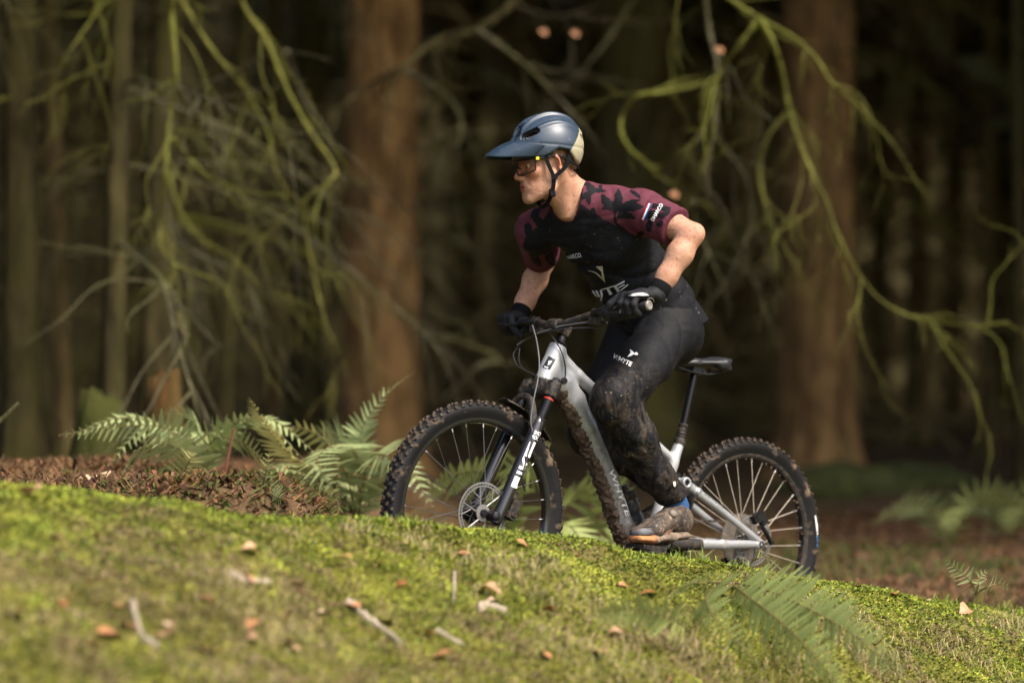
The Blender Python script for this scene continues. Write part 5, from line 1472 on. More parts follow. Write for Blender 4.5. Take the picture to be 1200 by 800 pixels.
# --- skin: one continuous body
def f_head(q):
    d = s_ell(q, (0.0, 0, 0.045), (0.098, 0.076, 0.090))
    d = smin(d, s_ell(q, (0.044, 0, -0.016), (0.050, 0.061, 0.080)), 0.03)
    d = smin(d, s_ell(q, (0.050, 0, -0.068), (0.046, 0.048, 0.042)), 0.02)
    a = q.copy(); a[:, 1] = np.abs(a[:, 1])
    d = smin(d, s_cap(a, (0.004, 0.056, -0.035), (0.020, 0.050, -0.078), 0.016, 0.016), 0.02)
    d = smin(d, s_cap(a, (0.020, 0.050, -0.078), (0.080, 0.016, -0.106), 0.016, 0.016), 0.02)
    d = smin(d, s_ell(q, (0.086, 0, -0.104), (0.017, 0.022, 0.017)), 0.014)
    d = smin(d, s_ell(q, (0.082, 0, -0.066), (0.020, 0.034, 0.030)), 0.02)
    d = smin(d, s_ell(a, (0.070, 0.044, -0.016), (0.024, 0.020, 0.018)), 0.02)
    d = smin(d, s_cap(a, (0.092, 0.010, 0.026), (0.078, 0.046, 0.028), 0.011, 0.009), 0.014)
    d = smax(d, -s_ell(a, (0.100, 0.032, 0.004), (0.017, 0.017, 0.012)), 0.012)
    d = smin(d, s_cap(q, (0.094, 0, 0.014), (0.118, 0, -0.030), 0.0075, 0.0105), 0.010)
    d = smin(d, s_ell(a, (0.106, 0.0125, -0.036), (0.012, 0.0075, 0.008)), 0.008)
    d = smin(d, s_ell(q, (0.0985, 0, -0.0605), (0.0085, 0.023, 0.0062)), 0.006)
    d = smin(d, s_ell(q, (0.0960, 0, -0.0745), (0.0095, 0.020, 0.0068)), 0.006)
    d = smax(d, -s_ell(q, (0.108, 0, -0.0672), (0.018, 0.021, 0.0022)), 0.003)
    d = d + 0.0022 * np.exp(-(s_cap(a, (0.100, 0.020, -0.034), (0.086, 0.036, -0.066), 0.0) / 0.004) ** 2)
    d = d + 0.0030 * np.exp(-(s_cap(a, (0.113, 0.0065, -0.0425), (0.107, 0.0085, -0.0435), 0.0) / 0.0032) ** 2)
    d = d + 0.0012 * np.exp(-(s_cap(a, (0.040, 0.057, -0.045), (0.052, 0.052, -0.085), 0.0) / 0.006) ** 2)
    # ears
    M = axes((0.25, 0.35, -0.1), (0.15, 0, 1))
    e = s_ell(a, (-0.006, 0.078, 0.004), (0.018, 0.0075, 0.031), M)
    e = smax(e, -s_ell(a, (0.0, 0.084, 0.002), (0.010, 0.006, 0.018), M), 0.006)
    d = smin(d, e, 0.007)
    return d
def f_hand(P, bar_f, wr, sg, g=0.0):
    """palm and five fingers closed over the grip; bar_f(y) gives the grip's axis"""
    th_ = 0.05 if sg > 0 else 0.55          # how far the hand is rolled forwards over the grip
    ct, st_ = math.cos(th_), math.sin(th_)
    def bp_(y, o): b = bar_f(sg * y); return np.array([b.x + o[0] * ct + o[2] * st_, b.y + sg * o[1], b.z - o[0] * st_ + o[2] * ct])
    ks = [bp_(y, o) for y, o in ((0.291, (0.034, 0, 0.034)), (0.313, (0.037, 0, 0.036)), (0.335, (0.033, 0, 0.034)), (0.355, (0.026, 0, 0.030)))]
    kc = sum(ks) / 4
    out = bar_f(sg * 0.36) - bar_f(sg * 0.28); out = np.array(out.normalized())
    d = s_ecap(P, wr, (wr * 0.45 + kc * 0.55), out, out, 0.029 + g, 0.040 + g, 0.021 + g, 0.019 + g)
    d = smin(d, s_ecap(P, (wr * 0.45 + kc * 0.55), kc, out, out, 0.040 + g, 0.041 + g, 0.019 + g, 0.014 + g), 0.015)
    rad = (0.0105, 0.0108, 0.0103, 0.0092)
    pip = [(0.056, -0.016, 0.008), (0.050, 0.0, 0.008), (0.047, 0.0, 0.006), (0.040, 0.001, 0.003)]
    dip = [(0.058, -0.030, -0.014), (0.036, 0.0, -0.022), (0.034, 0.0, -0.022), (0.029, 0.0, -0.020)]
    tip = [(0.052, -0.038, -0.032), (0.014, 0.0, -0.030), (0.013, 0.0, -0.030), (0.010, 0.0, -0.027)]
    for k, y in enumerate((0.286, 0.313, 0.335, 0.356)):
        p, m, t = bp_(y, pip[k]), bp_(y, dip[k]), bp_(y, tip[k])
        f = smin(s_cap(P, ks[k], p, rad[k] + g + 0.001, rad[k] + g), smin(s_cap(P, p, m, rad[k] + g, rad[k] - 0.0008 + g), s_cap(P, m, t, rad[k] - 0.0008 + g, rad[k] - 0.002 + g), 0.004), 0.004)
        d = smin(d, f, 0.006)
    th = [wr * 0.7 + kc * 0.3 + np.array([0.0, -sg * 0.020, -0.018]), bp_(0.282, (-0.012, 0, -0.020)), bp_(0.262, (0.010, 0, -0.028)), bp_(0.250, (0.026, 0, -0.022))]
    d = smin(d, s_chain(P, th, [0.016 + g, 0.0125 + g, 0.0115 + g, 0.010 + g], 0.004), 0.010)
    return d
LEG_L = [(0.530, 0.088, 0.705), (0.675, 0.135, 0.565), (0.815, 0.156, 0.424), (0.700, 0.150, 0.300), (0.585, 0.142, 0.195), (0.487, 0.137, 0.112)]
LEG_R = [(0.530, -0.088, 0.705), (0.595, -0.115, 0.515), (0.655, -0.140, 0.330), (0.500, -0.137, 0.262), (0.340, -0.133, 0.195), (0.208, -0.130, 0.142)]
RAD_B = [0.088, 0.078, 0.056, 0.052, 0.040, 0.034]
FOOT_L = [(0.470, 0.142, 0.045), (0.560, 0.150, 0.010), (0.640, 0.150, -0.016)]
FOOT_R = [(0.195, -0.142, 0.100), (0.285, -0.150, 0.070), (0.365, -0.150, 0.046)]
def f_body(P):
    d = torso(P, -0.018)
    for S, E, W in ((SL, EL, WL), (SR, ER, WR)):
        d = smin(d, s_cap(P, NB, S, 0.045, 0.058), 0.05)
        up = s_chain(P, [S, S * 0.5 + E * 0.5, E], [0.058, 0.050, 0.040], 0.02)
        mid = E * 0.68 + W * 0.32
        fo = s_chain(P, [E, mid, E * 0.3 + W * 0.7, W], [0.038, 0.0425, 0.034, 0.0270], 0.02)
        el = (E - (S + W) / 2); el = el / np.linalg.norm(el)
        a = smin(smin(up, fo, 0.018), s_ell(P, E + el * 0.022, (0.021, 0.021, 0.021)), 0.022)
        d = smin(d, a, 0.04)
    d = smin(d, f_hand(P, bar_at, WL, 1), 0.012)
    d = smin(d, f_hand(P, bar_at, WR, -1), 0.012)
    for L, F_ in ((LEG_L, FOOT_L), (LEG_R, FOOT_R)):
        d = smin(d, s_chain(P, L, RAD_B, 0.03), 0.04)
        d = smin(d, s_chain(P, [L[-1]] + F_, [0.034, 0.033, 0.030, 0.020], 0.02), 0.02)
    nk = s_cap(P, hp(-0.022, 0, -0.035), NB, 0.055, 0.064)
    nk = smin(nk, s_cap(P, hp(-0.03, 0.045, -0.03), (0.985, 0.012, 1.035), 0.018, 0.014), 0.025)
    nk = smin(nk, s_cap(P, hp(0.010, 0, -0.085), (0.962, 0.0, 1.058), 0.028, 0.034), 0.03)
    d = smin(d, nk, 0.03)
    q = to_head(P)
    near = (q ** 2).sum(-1) < 0.25 ** 2
    if near.any():
        h = np.full(len(P), 9.0, np.float32); h[near] = f_head(q[near])
        d = smin(d, h, 0.018)
    return d
V, Q = surface(f_body, (0.12, -0.48, -0.06), (1.24, 0.52, 1.36), 0.0034, 1)
m, nt, bs = new_mat('skin')
reg = attr(nt, 'lips').outputs['Fac']; red = attr(nt, 'flush').outputs['Fac']; stub = attr(nt, 'stubble').outputs['Fac']
base = mixc(nt, noise_fac(nt, 26, 0.35, 0.65, 5), (0.350, 0.178, 0.112), (0.450, 0.250, 0.165))
base = mixc(nt, mathn(nt, 'MULTIPLY', noise_fac(nt, 85, 0.53, 0.66, 5), 0.75), base, (0.26, 0.11, 0.055))
base = mixc(nt, mathn(nt, 'MULTIPLY', red, 0.65), base, (0.40, 0.105, 0.065))
base = mixc(nt, mathn(nt, 'MULTIPLY', mathn(nt, 'MULTIPLY', stub, noise_fac(nt, 420, 0.40, 0.6, 2)), 0.62), base, (0.17, 0.085, 0.048))
base = mixc(nt, reg, base, (0.30, 0.075, 0.062))
nt.links.new(base, bs.inputs['Base Color'])
bs.inputs['Roughness'].default_value = 0.58
bs.inputs['Specular IOR Level'].default_value = 0.3
bs.inputs['Subsurface Weight'].default_value = 0.12
bs.inputs['Subsurface Radius'].default_value = (0.012, 0.005, 0.003)
bump(nt, bs, noise_fac(nt, 90, 0, 1, 8, rough=0.7), 0.5, 0.005)
body = obj('body', V, Q, m, person)
q = to_head(V)
def blob(c, r, s=1.0):
    c = np.array(c); rr_ = np.array(r)
    a = q.copy(); a[:, 1] = np.abs(a[:, 1])
    return np.clip((1 - nrm((a - c) / rr_)) * s, 0, 1)
lips = np.maximum(blob((0.104, 0.0, -0.0605), (0.012, 0.025, 0.0075), 3), blob((0.102, 0.0, -0.0745), (0.014, 0.022, 0.0075), 3))
float_attr(body, 'lips', lips)
flush = np.clip(blob((0.078, 0.046, -0.03), (0.04, 0.035, 0.035), 1.2) * 0.7 + blob((0.118, 0, -0.030), (0.022, 0.02, 0.02), 1.6) + blob((-0.004, 0.085, 0.0), (0.028, 0.02, 0.036), 1.5) * 0.9, 0, 1)
flush += np.clip(1 - nrm(V - EL) / 0.07, 0, 1) * 0.35
float_attr(body, 'flush', np.clip(flush, 0, 1))
stb = np.clip(blob((0.06, 0.0, -0.09), (0.06, 0.065, 0.045), 2.0), 0, 1)
float_attr(body, 'stubble', stb)
# mouth line, eyes and brows
for sg in (1, -1):
    e = bpy.data.objects.new('eye', None); link(e, person); e.matrix_local = HMB @ Matrix.Translation((0.0805, sg * 0.0315, 0.002))
    MB().lathe((-0.0118, 0, 0), (1, 0, 0), [(0.0118 - 0.0118 * math.cos(t), 0.0118 * math.sin(t)) for t in np.linspace(0, math.pi * 0.86, 10)], 18).build('eyeball', simple('eye_white', (0.72, 0.68, 0.63), 0.2, var=0.05), e)
    MB().lathe((0.0098, 0, -0.001), (1, 0, 0), [(0, 0.0062), (0.0016, 0.004), (0.0020, 0)], 16).build('iris', simple('iris', (0.05, 0.05, 0.035), 0.15), e)
    mb = MB(); rr = random.Random(3 + sg)
    for k in range(46):
        t = k / 45; p = Vector((0.1005 - 0.016 * t, sg * (0.013 + 0.034 * t), 0.0275 + 0.006 * math.sin(t * 2.6) + rr.uniform(-0.002, 0.002)))
        mb.tube([p, p + Vector((0.003, sg * 0.006, 0.0025))], [0.0009, 0.0003], 4, False)
    o = mb.build('eyebrow', simple('brow_hair', (0.13, 0.065, 0.03), 0.7), person); o.matrix_local = HMB
# hair below the helmet
def f_hair(q):
    a = q.copy(); a[:, 1] = np.abs(a[:, 1])
    d = s_ell(a, (-0.004, 0, 0.042), (0.103, 0.081, 0.094))
    d = smax(d, -(s_ell(a, (0.075, 0.03, -0.03), (0.082, 0.10, 0.105))), 0.006)
    low = -0.052 - a[:, 2] - 0.5 * np.clip(a[:, 0] + 0.05, 0, 1) + 0.0
    d = smax(d, low * 0.9, 0.006)
    d = smax(d, -s_ell(a, (0.0, 0.084, -0.004), (0.024, 0.02, 0.034)), 0.004)
    return d + 0.0025 * vnoise(q @ np.array([[1, 0, 0], [0, 1, 0], [0, 0, 0.3]]), 0.006, 9)
V, Q = surface(f_hair, (-0.13, -0.1, -0.09), (0.12, 0.1, 0.15), 0.0034, 1)
hair = obj('hair', V, Q, simple('ginger_brown_hair', (0.12, 0.062, 0.028), 0.5, var=0.5, scale=160, bmp=0.8, bscale=300, stretch=(1, 1, 0.2)), person); hair.matrix_local = HMB
mb = MB(); rr = random.Random(8)
for k in range(260):
    a = rr.uniform(1.75, math.pi * 2 - 1.75) if k < 190 else rr.choice([1, -1]) * rr.uniform(1.2, 1.6)
    z = rr.uniform(-0.06, 0.02)
    sc = math.sqrt(max(0.05, 1 - ((z - 0.042) / 0.097) ** 2))
    p = Vector((-0.004 + 0.104 * math.cos(a) * sc, 0.082 * math.sin(a) * sc, z))
    if abs(p.y) > 0.06 and p.x > -0.03 and z < 0.03: continue
    mb.tube([p + Vector((0, 0, 0.01)), p + Vector((-0.001, 0, -0.004)), p + Vector((rr.uniform(-.004, .001), rr.uniform(-.002, .002), -0.018))], [0.0012, 0.0010, 0.0003], 4, False)
o = mb.build('hair_strands', simple('hair_strand', (0.15, 0.08, 0.036), 0.45, var=0.4, scale=90), hair); o['kind'] = 'stuff'

# --- jersey
uL = (EL - SL) / np.linalg.norm(EL - SL); uR = (ER - SR) / np.linalg.norm(ER - SR)
HEM_L, HEM_R = 0.160, 0.215
def sleeve(P, S, u, hem, g, r0, r1):
    E = S + u * (hem + 0.06)
    d = s_cap(P, S, E, r0 + g, r1 + g)
    d = d + 0.0045 * fold(P, u + np.array([0.2, 0, 0.2]), 0.035, 0.11, 5)
    return smax(d, (P - (S + u * hem)) @ u.astype(np.float32), 0.003)
def neck_hole(P): return s_cap(P, (0.962, -0.004, 1.090), (1.12, 0.0, 1.175), 0.066, 0.070)
def f_jersey(P, g=0.0):
    d = torso(P, 0.004 + g)
    d = smin(d, s_cap(P, NB + np.array([0, 0.03, 0.0]), SL, 0.052 + g, 0.070 + g), 0.04)
    d = smin(d, s_cap(P, NB + np.array([0, -0.03, 0.0]), SR, 0.052 + g, 0.070 + g), 0.04)
    d = d + 0.0085 * fold(P, (0.65, 0.25, 0.9), 0.040, 0.15, 2) * np.clip((1.02 - P[:, 2]) * 6, 0.2, 1) + 0.0045 * fold(P, (0.8, -0.6, 0.1), 0.05, 0.16, 3)
    d = smin(d, sleeve(P, SL, uL, HEM_L, g, 0.069, 0.068), 0.028)
    d = smin(d, sleeve(P, SR, uR, HEM_R, g, 0.069, 0.067), 0.028)
    # loose tail over the hips, cut along the hem
    tail = s_ecap(P, (0.55, 0, 0.80), (0.47, 0, 0.70), lat0, lat0, 0.152 + g, 0.172 + g, 0.126 + g, 0.142 + g) + 0.007 * fold(P, (0.1, 1.0, 0.2), 0.05, 0.16, 6)
    d = smin(d, tail, 0.03)
    hemn = np.array([-0.42, 0.05, -0.905], np.float32); hemn /= np.linalg.norm(hemn)
    d = smax(d, (P - np.array([0.385, 0, 0.745], np.float32)) @ hemn, 0.004)
    # neck opening
    d = smax(d, -neck_hole(P), 0.005)
    return d
V, Q = surface(f_jersey, (0.22, -0.40, 0.56), (1.10, 0.42, 1.20), 0.0052, 1)
pl = np.minimum((V - np.array([0.952, 0.055, 1.085])) @ np.array([0.0, 0.64, 0.77]), 0.5)
pr = (V - np.array([0.985, -0.075, 1.050])) @ np.array([0.05, -0.66, 0.75])
slL = np.minimum((V - SL) @ uL - 0.045, 0.09 - nrm(np.cross(V - SL, uL))); slR = np.minimum((V - SR) @ uR - 0.045, 0.09 - nrm(np.cross(V - SR, uR)))
mar = np.maximum(np.maximum(np.where(V[:, 1] > -0.02, pl, -1), np.where(V[:, 1] <= 0.0, pr, -1)), np.maximum(slL, slR))
m, nt, bs = new_mat('jersey_cloth')
f = nd(nt, 'ShaderNodeMapRange'); f.inputs['From Min'].default_value = -0.0012; f.inputs['From Max'].default_value = 0.0012
nt.links.new(attr(nt, 'maroon').outputs['Fac'], f.inputs['Value'])
blk = mixc(nt, noise_fac(nt, 30, 0.3, 0.7), (0.0050, 0.0053, 0.0065), (0.0085, 0.0090, 0.0110))
mrn = mixc(nt, noise_fac(nt, 24, 0.3, 0.7), (0.074, 0.018, 0.028), (0.102, 0.027, 0.040))
c = mixc(nt, f.outputs['Result'], blk, mrn)
cf = nd(nt, 'ShaderNodeMapRange'); cf.inputs['From Min'].default_value = 0.009; cf.inputs['From Max'].default_value = 0.0105; cf.inputs['To Min'].default_value = 1; cf.inputs['To Max'].default_value = 0
nt.links.new(attr(nt, 'collar').outputs['Fac'], cf.inputs['Value'])
c = mixc(nt, cf.outputs['Result'], c, (0.030, 0.011, 0.016))
vo = nd(nt, 'ShaderNodeTexVoronoi', Scale=62.0, Randomness=1.0); tc = nd(nt, 'ShaderNodeTexCoord'); nt.links.new(tc.outputs['Object'], vo.inputs['Vector'])
sz = noise_fac(nt, 60, 0.40, 0.75, 2)
spot = mathn(nt, 'LESS_THAN', vo.outputs['Distance'], mathn(nt, 'MULTIPLY', sz, 0.26))
zone = mathn(nt, 'MULTIPLY', noise_fac(nt, 7, 0.36, 0.54, 3), mathn(nt, 'SUBTRACT', 1.0, f.outputs['Result'], True))
c = mixc(nt, mathn(nt, 'MULTIPLY', mathn(nt, 'MULTIPLY', spot, zone), 0.75), c, (0.17, 0.135, 0.09))
nt.links.new(c, bs.inputs['Base Color']); bs.inputs['Roughness'].default_value = 0.75
bs.inputs['Specular IOR Level'].default_value = 0.15
bump(nt, bs, mathn(nt, 'ADD', mathn(nt, 'MULTIPLY', noise_fac(nt, 260, 0, 1, 2), 0.08), noise_fac(nt, 15, 0.2, 0.8, 4, dist=1.0)), 0.4, 0.010)
jersey = obj('jersey', V, Q, m, person); float_attr(jersey, 'maroon', mar); float_attr(jersey, 'collar', neck_hole(V))
B_JER = bvh_of(V, Q)
M_LEAF = simple('black_palm_print', (0.006, 0.006, 0.008), 0.75, spec=0.15)
def zp(polys, ox, oy, s): return [[(ox + x / s, oy + y / s) for x, y in p] for p in polys]
def tongue(a, b, w, bend=0.0, n=7):
    """a feathered palm leaf from a to b of width w"""
    a = Vector(a); b = Vector(b); d = (b - a); L = d.length; d.normalize(); nn = Vector((-d.y, d.x))
    up, dn = [], []
    for i in range(n + 1):
        t = i / n
        c = a + d * L * t + nn * bend * math.sin(math.pi * t)
        ww = w * (0.25 + 0.75 * math.sin(math.pi * min(1, t * 0.85 + 0.12)) ** 0.7) * (1 - 0.75 * max(0, t - 0.8) * 5 * 0.9)
        j = 0.85 if i % 2 else 1.1
        ww *= 1.35; up.append(tuple(c + nn * ww * 0.5 * j)); dn.append(tuple(c - nn * ww * 0.5 * (1.95 - j)))
    return up + dn[::-1]
PALM = [tongue((497, 278), (506, 126), 44, 8), tongue((492, 262), (388, 168), 46, -14), tongue((494, 290), (388, 268), 30, 26), tongue((506, 282), (684, 252), 48, -14), tongue((510, 268), (662, 206), 20, -14), tongue((500, 322), (628, 334), 34, -14),
        tongue((484, 330), (494, 255), 10, 0), tongue((484, 325), (500, 385), 16, 6), tongue((496, 375), (600, 458), 22, 6), tongue((330, 150), (248, 200), 30, 8), tongue((300, 150), (420, 142), 24, -8), tongue((285, 110), (345, 124), 36, 4), tongue((300, 168), (306, 234), 26, 4), tongue((326, 262), (350, 335), 26, 4), tongue((380, 352), (408, 402), 24, 3),
        tongue((205, 110), (246, 190), 34, -6), tongue((195, 180), (262, 168), 26, 6), tongue((165, 130), (196, 160), 26, 0), tongue((590, 138), (668, 196), 20, -4), tongue((690, 318), (800, 308), 46, -6), tongue((732, 348), (722, 436), 34, 6), tongue((640, 462), (682, 424), 26, 4), tongue((800, 330), (838, 296), 30, 0), tongue((780, 388), (815, 350), 30, 4), tongue((560, 460), (620, 470), 16, 3), tongue((250, 84), (320, 100), 22, 0), tongue((390, 96), (380, 132), 20, 2), tongue((145, 260), (160, 300), 18, 0),
        [(752, 228), (806, 240), (878, 258), (868, 300), (838, 290), (800, 270), (740, 262)], [(838, 290), (868, 300), (852, 318), (830, 304)]]
for p_ in zp(PALM, 640, 200, 6.0): print_on('palm_leaf', [p_], B_JER, M_LEAF, jersey, 0.0014, 2.2)
PR = [tongue((625, 250), (640, 270), 7, 1), tongue((617, 262), (628, 290), 8, 1), tongue((630, 268), (632, 300), 7, -1), tongue((640, 290), (650, 312), 8, 1), tongue((622, 296), (634, 312), 7, 0), tongue((632, 242), (622, 256), 6, 0)]
for p_ in PR: print_on('palm_leaf', [p_], B_JER, M_LEAF, jersey, 0.0014, 2.2)
def stripe(a, b, w): a = Vector(a); b = Vector(b); n = Vector((-(b - a).y, (b - a).x)).normalized() * w; return [tuple(a), tuple(b), tuple(b + n), tuple(a + n)]
for (dx, mt, nm) in ((-1.5, M_RED, 'red_stripe'), (-0.3, M_WHITE, 'white_stripe'), (0.9, M_BLUE, 'blue_stripe')):
    print_on(nm, [[(752.6 + dx, 257.4), (760.6 + dx, 238.2), (761.8 + dx, 238.6), (753.8 + dx, 257.8)]], B_JER, mt, jersey, 0.0020, 2.0)
print_on('sleeve_lettering', text_px('DHARCO', (766.0, 259.5), (11.4, -19.5), (-3.9, -2.0), 0.008, 0.0, 1.0), B_JER, M_WHITE, jersey, 0.0026, 1.5)
print_on('chest_lettering', text_px('DHARCO.', (661.2, 305.2), (20.6, -4.2), (-0.8, -5.2), 0.006, 0.0, 1.0), B_JER, M_GREYP, jersey, 0.0022, 1.5)
WH = [[(-30, 560), (0, 548), (45, 622), (12, 640)], [(45, 495), (88, 485), (160, 612), (118, 630)], [(20, 590), (75, 562), (88, 580), (28, 606)], [(120, 490), (155, 482), (215, 600), (180, 615)], [(205, 480), (240, 465), (265, 560), (245, 680), (205, 690), (225, 590)],
      [(240, 462), (460, 395), (500, 386), (478, 412), (340, 452), (250, 480)], [(330, 455), (375, 446), (445, 550), (390, 575)], [(460, 400), (500, 388), (582, 490), (535, 520)], [(500, 388), (665, 305), (680, 318), (520, 408)], [(540, 432), (665, 365), (675, 378), (556, 452)], [(560, 505), (725, 370), (740, 382), (604, 492)]]
print_on('chest_lettering', zp(WH, 690, 310, 16.0), B_JER, M_GREYP, jersey, 0.0022, 1.5)
AN = [[(312, 342), (215, 248), (130, 165), (60, 135), (0, 122), (-20, 112), (60, 122), (140, 152), (205, 200), (250, 250), (285, 225)], [(250, 250), (238, 140), (180, 80), (130, 42), (138, 34), (200, 80), (244, 118), (243, 30), (262, 30), (266, 150), (288, 235), (312, 342)]]
print_on('antler_logo', zp(AN, 690, 310, 16.0), B_JER, simple('gold_grey_print', (0.40, 0.37, 0.29), 0.5), jersey, 0.0022, 1.5)
# --- trousers
RAD_T = [0.097, 0.089, 0.074, 0.068, 0.059, 0.050]
RAD_TR = [0.095, 0.087, 0.072, 0.064, 0.056, 0.050]
def f_tr(P):
    d = s_ell(P, (0.495, 0, 0.715), (0.118, 0.148, 0.105), axes((0.78, 0, 0.62)))
    d = smin(d, s_ell(P, (0.462, 0.07, 0.680), (0.082, 0.080, 0.095)), 0.05); d = smin(d, s_ell(P, (0.462, -0.07, 0.680), (0.082, 0.080, 0.095)), 0.05)
    d = smin(d, s_ecap(P, (0.56, 0, 0.79), (0.50, 0, 0.70), lat0, lat0, 0.138, 0.146, 0.110, 0.112), 0.04)
    for L, RR, sd in ((LEG_L, RAD_T, 10), (LEG_R, RAD_TR, 20)):
        L = [np.array(p) for p in L]
        t = s_chain(P, L[:3], RR[:3], 0.03)
        th = L[2] - L[0]; sh = L[5] - L[2]
        t = t + 0.0110 * fold(P, th * 0.6 + np.array([0.3, 0.25, 0.25]), 0.050, 0.15, sd) * np.clip(1.6 - nrm(P - L[2]) / 0.22, 0.25, 1.2)
        s = s_chain(P, [L[2]] + L[3:], [RR[2]] + RR[3:], 0.03) + 0.0060 * fold(P, sh * 0.7 + np.array([0.45, 0.15, 0.05]), 0.036, 0.11, sd + 1) + 0.006 * vnoise(P, 0.07, sd + 5)
        cut = sh / np.linalg.norm(sh)
        s = smax(s, (P - (L[5] - cut * 0.004)) @ cut.astype(np.float32), 0.003)
        kn = s_ell(P, L[2] + np.array([0.022, 0, -0.006]), (0.062, 0.060, 0.082)) + 0.004 * fold(P, th - sh * 0.3, 0.03, 0.10, sd + 2)
        leg_ = smin(smin(t, s, 0.03), kn, 0.03)
        kb = L[2] + (L[1] - L[2]) * 0.12 + (L[3] - L[2]) * 0.25
        leg_ = leg_ + 0.007 * fold(P, th - sh * 0.8, 0.030, 0.16, sd + 3) * np.exp(-(nrm(P - kb) / 0.085) ** 2) + 0.006 * fold(P, sh, 0.026, 0.14, sd + 4) * np.exp(-(nrm(P - L[5]) / 0.10) ** 2)
        d = smin(d, leg_, 0.05)
    return d
V, Q = surface(f_tr, (0.14, -0.30, 0.04), (0.98, 0.30, 0.90), 0.0056, 1)
m, nt, bs = new_mat('trouser_cloth')
blk = mixc(nt, noise_fac(nt, 18, 0.3, 0.7), (0.0048, 0.0050, 0.0062), (0.0085, 0.0088, 0.0108))
low = attr(nt, 'dirt').outputs['Fac']
sm = noise_fac(nt, 16, 0.46, 0.72, 10, rough=0.75, dist=1.2, stretch=(1.4, 1.4, 0.7))
fine = noise_fac(nt, 120, 0.50, 0.66, 4)
c = mixc(nt, mathn(nt, 'MULTIPLY', mathn(nt, 'MULTIPLY', sm, low), 0.62), blk, (0.135, 0.100, 0.066))
vo = nd(nt, 'ShaderNodeTexVoronoi', Scale=60.0); tc = nd(nt, 'ShaderNodeTexCoord'); nt.links.new(tc.outputs['Object'], vo.inputs['Vector'])
spot = mathn(nt, 'LESS_THAN', vo.outputs['Distance'], mathn(nt, 'MULTIPLY', noise_fac(nt, 40, 0.45, 0.8, 2), 0.35))
c = mixc(nt, mathn(nt, 'MULTIPLY', mathn(nt, 'MULTIPLY', spot, low), 0.8), c, (0.21, 0.165, 0.105))
nt.links.new(c, bs.inputs['Base Color']); bs.inputs['Roughness'].default_value = 0.66
bs.inputs['Specular IOR Level'].default_value = 0.14
bump(nt, bs, mathn(nt, 'ADD', mathn(nt, 'MULTIPLY', noise_fac(nt, 200, 0, 1, 3), 0.08), noise_fac(nt, 11, 0.2, 0.8, 3, dist=1.2, stretch=(0.8, 1, 1.5))), 0.25, 0.015)
trs = obj('trousers', V, Q, m, person)
kneeL = np.array(LEG_L[2])
dirt = np.clip(0.07 + 1.0 * np.clip(1.2 - nrm(V - (kneeL + np.array([0.0, 0, -0.06]))) / 0.20, 0, 1) + 0.85 * np.clip((0.42 - V[:, 2]) / 0.25, 0, 1), 0, 1)
float_attr(trs, 'dirt', dirt)
B_TR = bvh_of(V, Q)
print_on('leg_lettering', text_px('WHYTE', (718.0, 419.2), (21.5, 10.2), (1.9, -5.0), 0.02, 0.15, 1.0), B_TR, M_WHITE, trs, 0.002, 1.5)
AN2 = [[(314, 332), (330, 312), (338, 300), (330, 284), (336, 283), (343, 298), (352, 292), (348, 306), (340, 316), (362, 306), (376, 298), (388, 312), (380, 320), (358, 314), (338, 326)]]
print_on('antler_logo', zp(AN2, 680, 360, 5.7125), B_TR, M_WHITE, trs, 0.002, 1.2)
print_on('cuff_mark', [[(788.6, 564.2), (791.6, 563.6), (792.4, 567.4), (791.2, 570.6), (789.2, 569)]], B_TR, M_WHITE, trs, 0.002, 1.5)

# --- gloves
M_GLOVE = simple('black_glove', (0.0095, 0.0095, 0.0115), 0.7, spec=0.25, var=0.25, scale=60, mud=MUD, mud_rng=(0.66, 0.85), mud_scale=60, bmp=0.3, bscale=250)
M_GLOVEG = simple('grey_glove_panel', (0.42, 0.42, 0.41), 0.6, var=0.15)
for W, E, sg in ((WL, EL, 1), (WR, ER, -1)):
    u_ = (E - W) / np.linalg.norm(E - W)
    def f(P, W=W, u_=u_, sg=sg):
        d = f_hand(P, bar_at, W, sg, 0.0028)
        d = smin(d, s_cap(P, W, W + u_ * 0.020, 0.0318, 0.0325), 0.012)
        d = smax(d, (P - (W + u_ * 0.026)) @ u_.astype(np.float32), 0.002)
        return d + 0.0010 * fold(P, u_, 0.012, 0.03, 8)
    c = np.array(bar_at(sg * 0.31))
    V, Q = surface(f, c - 0.14, c + 0.15, 0.0031, 1)
    gl = obj('glove', V, Q, M_GLOVE, person)
    # knitted cuff
    MB().tube([Vector(W + u_ * t) for t in (0.008, 0.014, 0.026, 0.040, 0.046)], [0.0325, 0.0345, 0.0350, 0.0350, 0.0335], 22, False).build('cuff', simple('cuff_knit', (0.005, 0.005, 0.006), 0.85, spec=0.1, bmp=0.6, bscale=300), gl)
    if sg > 0:
        BG = bvh_of(V, Q)
        print_on('knuckle_panel', zp([[(500, 322), (560, 300), (640, 290), (690, 300), (720, 322), (660, 326), (600, 322), (540, 330)]], 680, 310, 8.89), BG, M_GLOVEG, gl, 0.0015, 1.5)
        print_on('piping', zp([[(676, 418), (684, 385), (704, 355), (734, 340), (760, 352), (776, 390), (768, 392), (752, 360), (733, 349), (710, 362), (693, 390), (686, 420)]], 680, 310, 8.89), BG, M_GLOVEG, gl, 0.0015, 1.5)

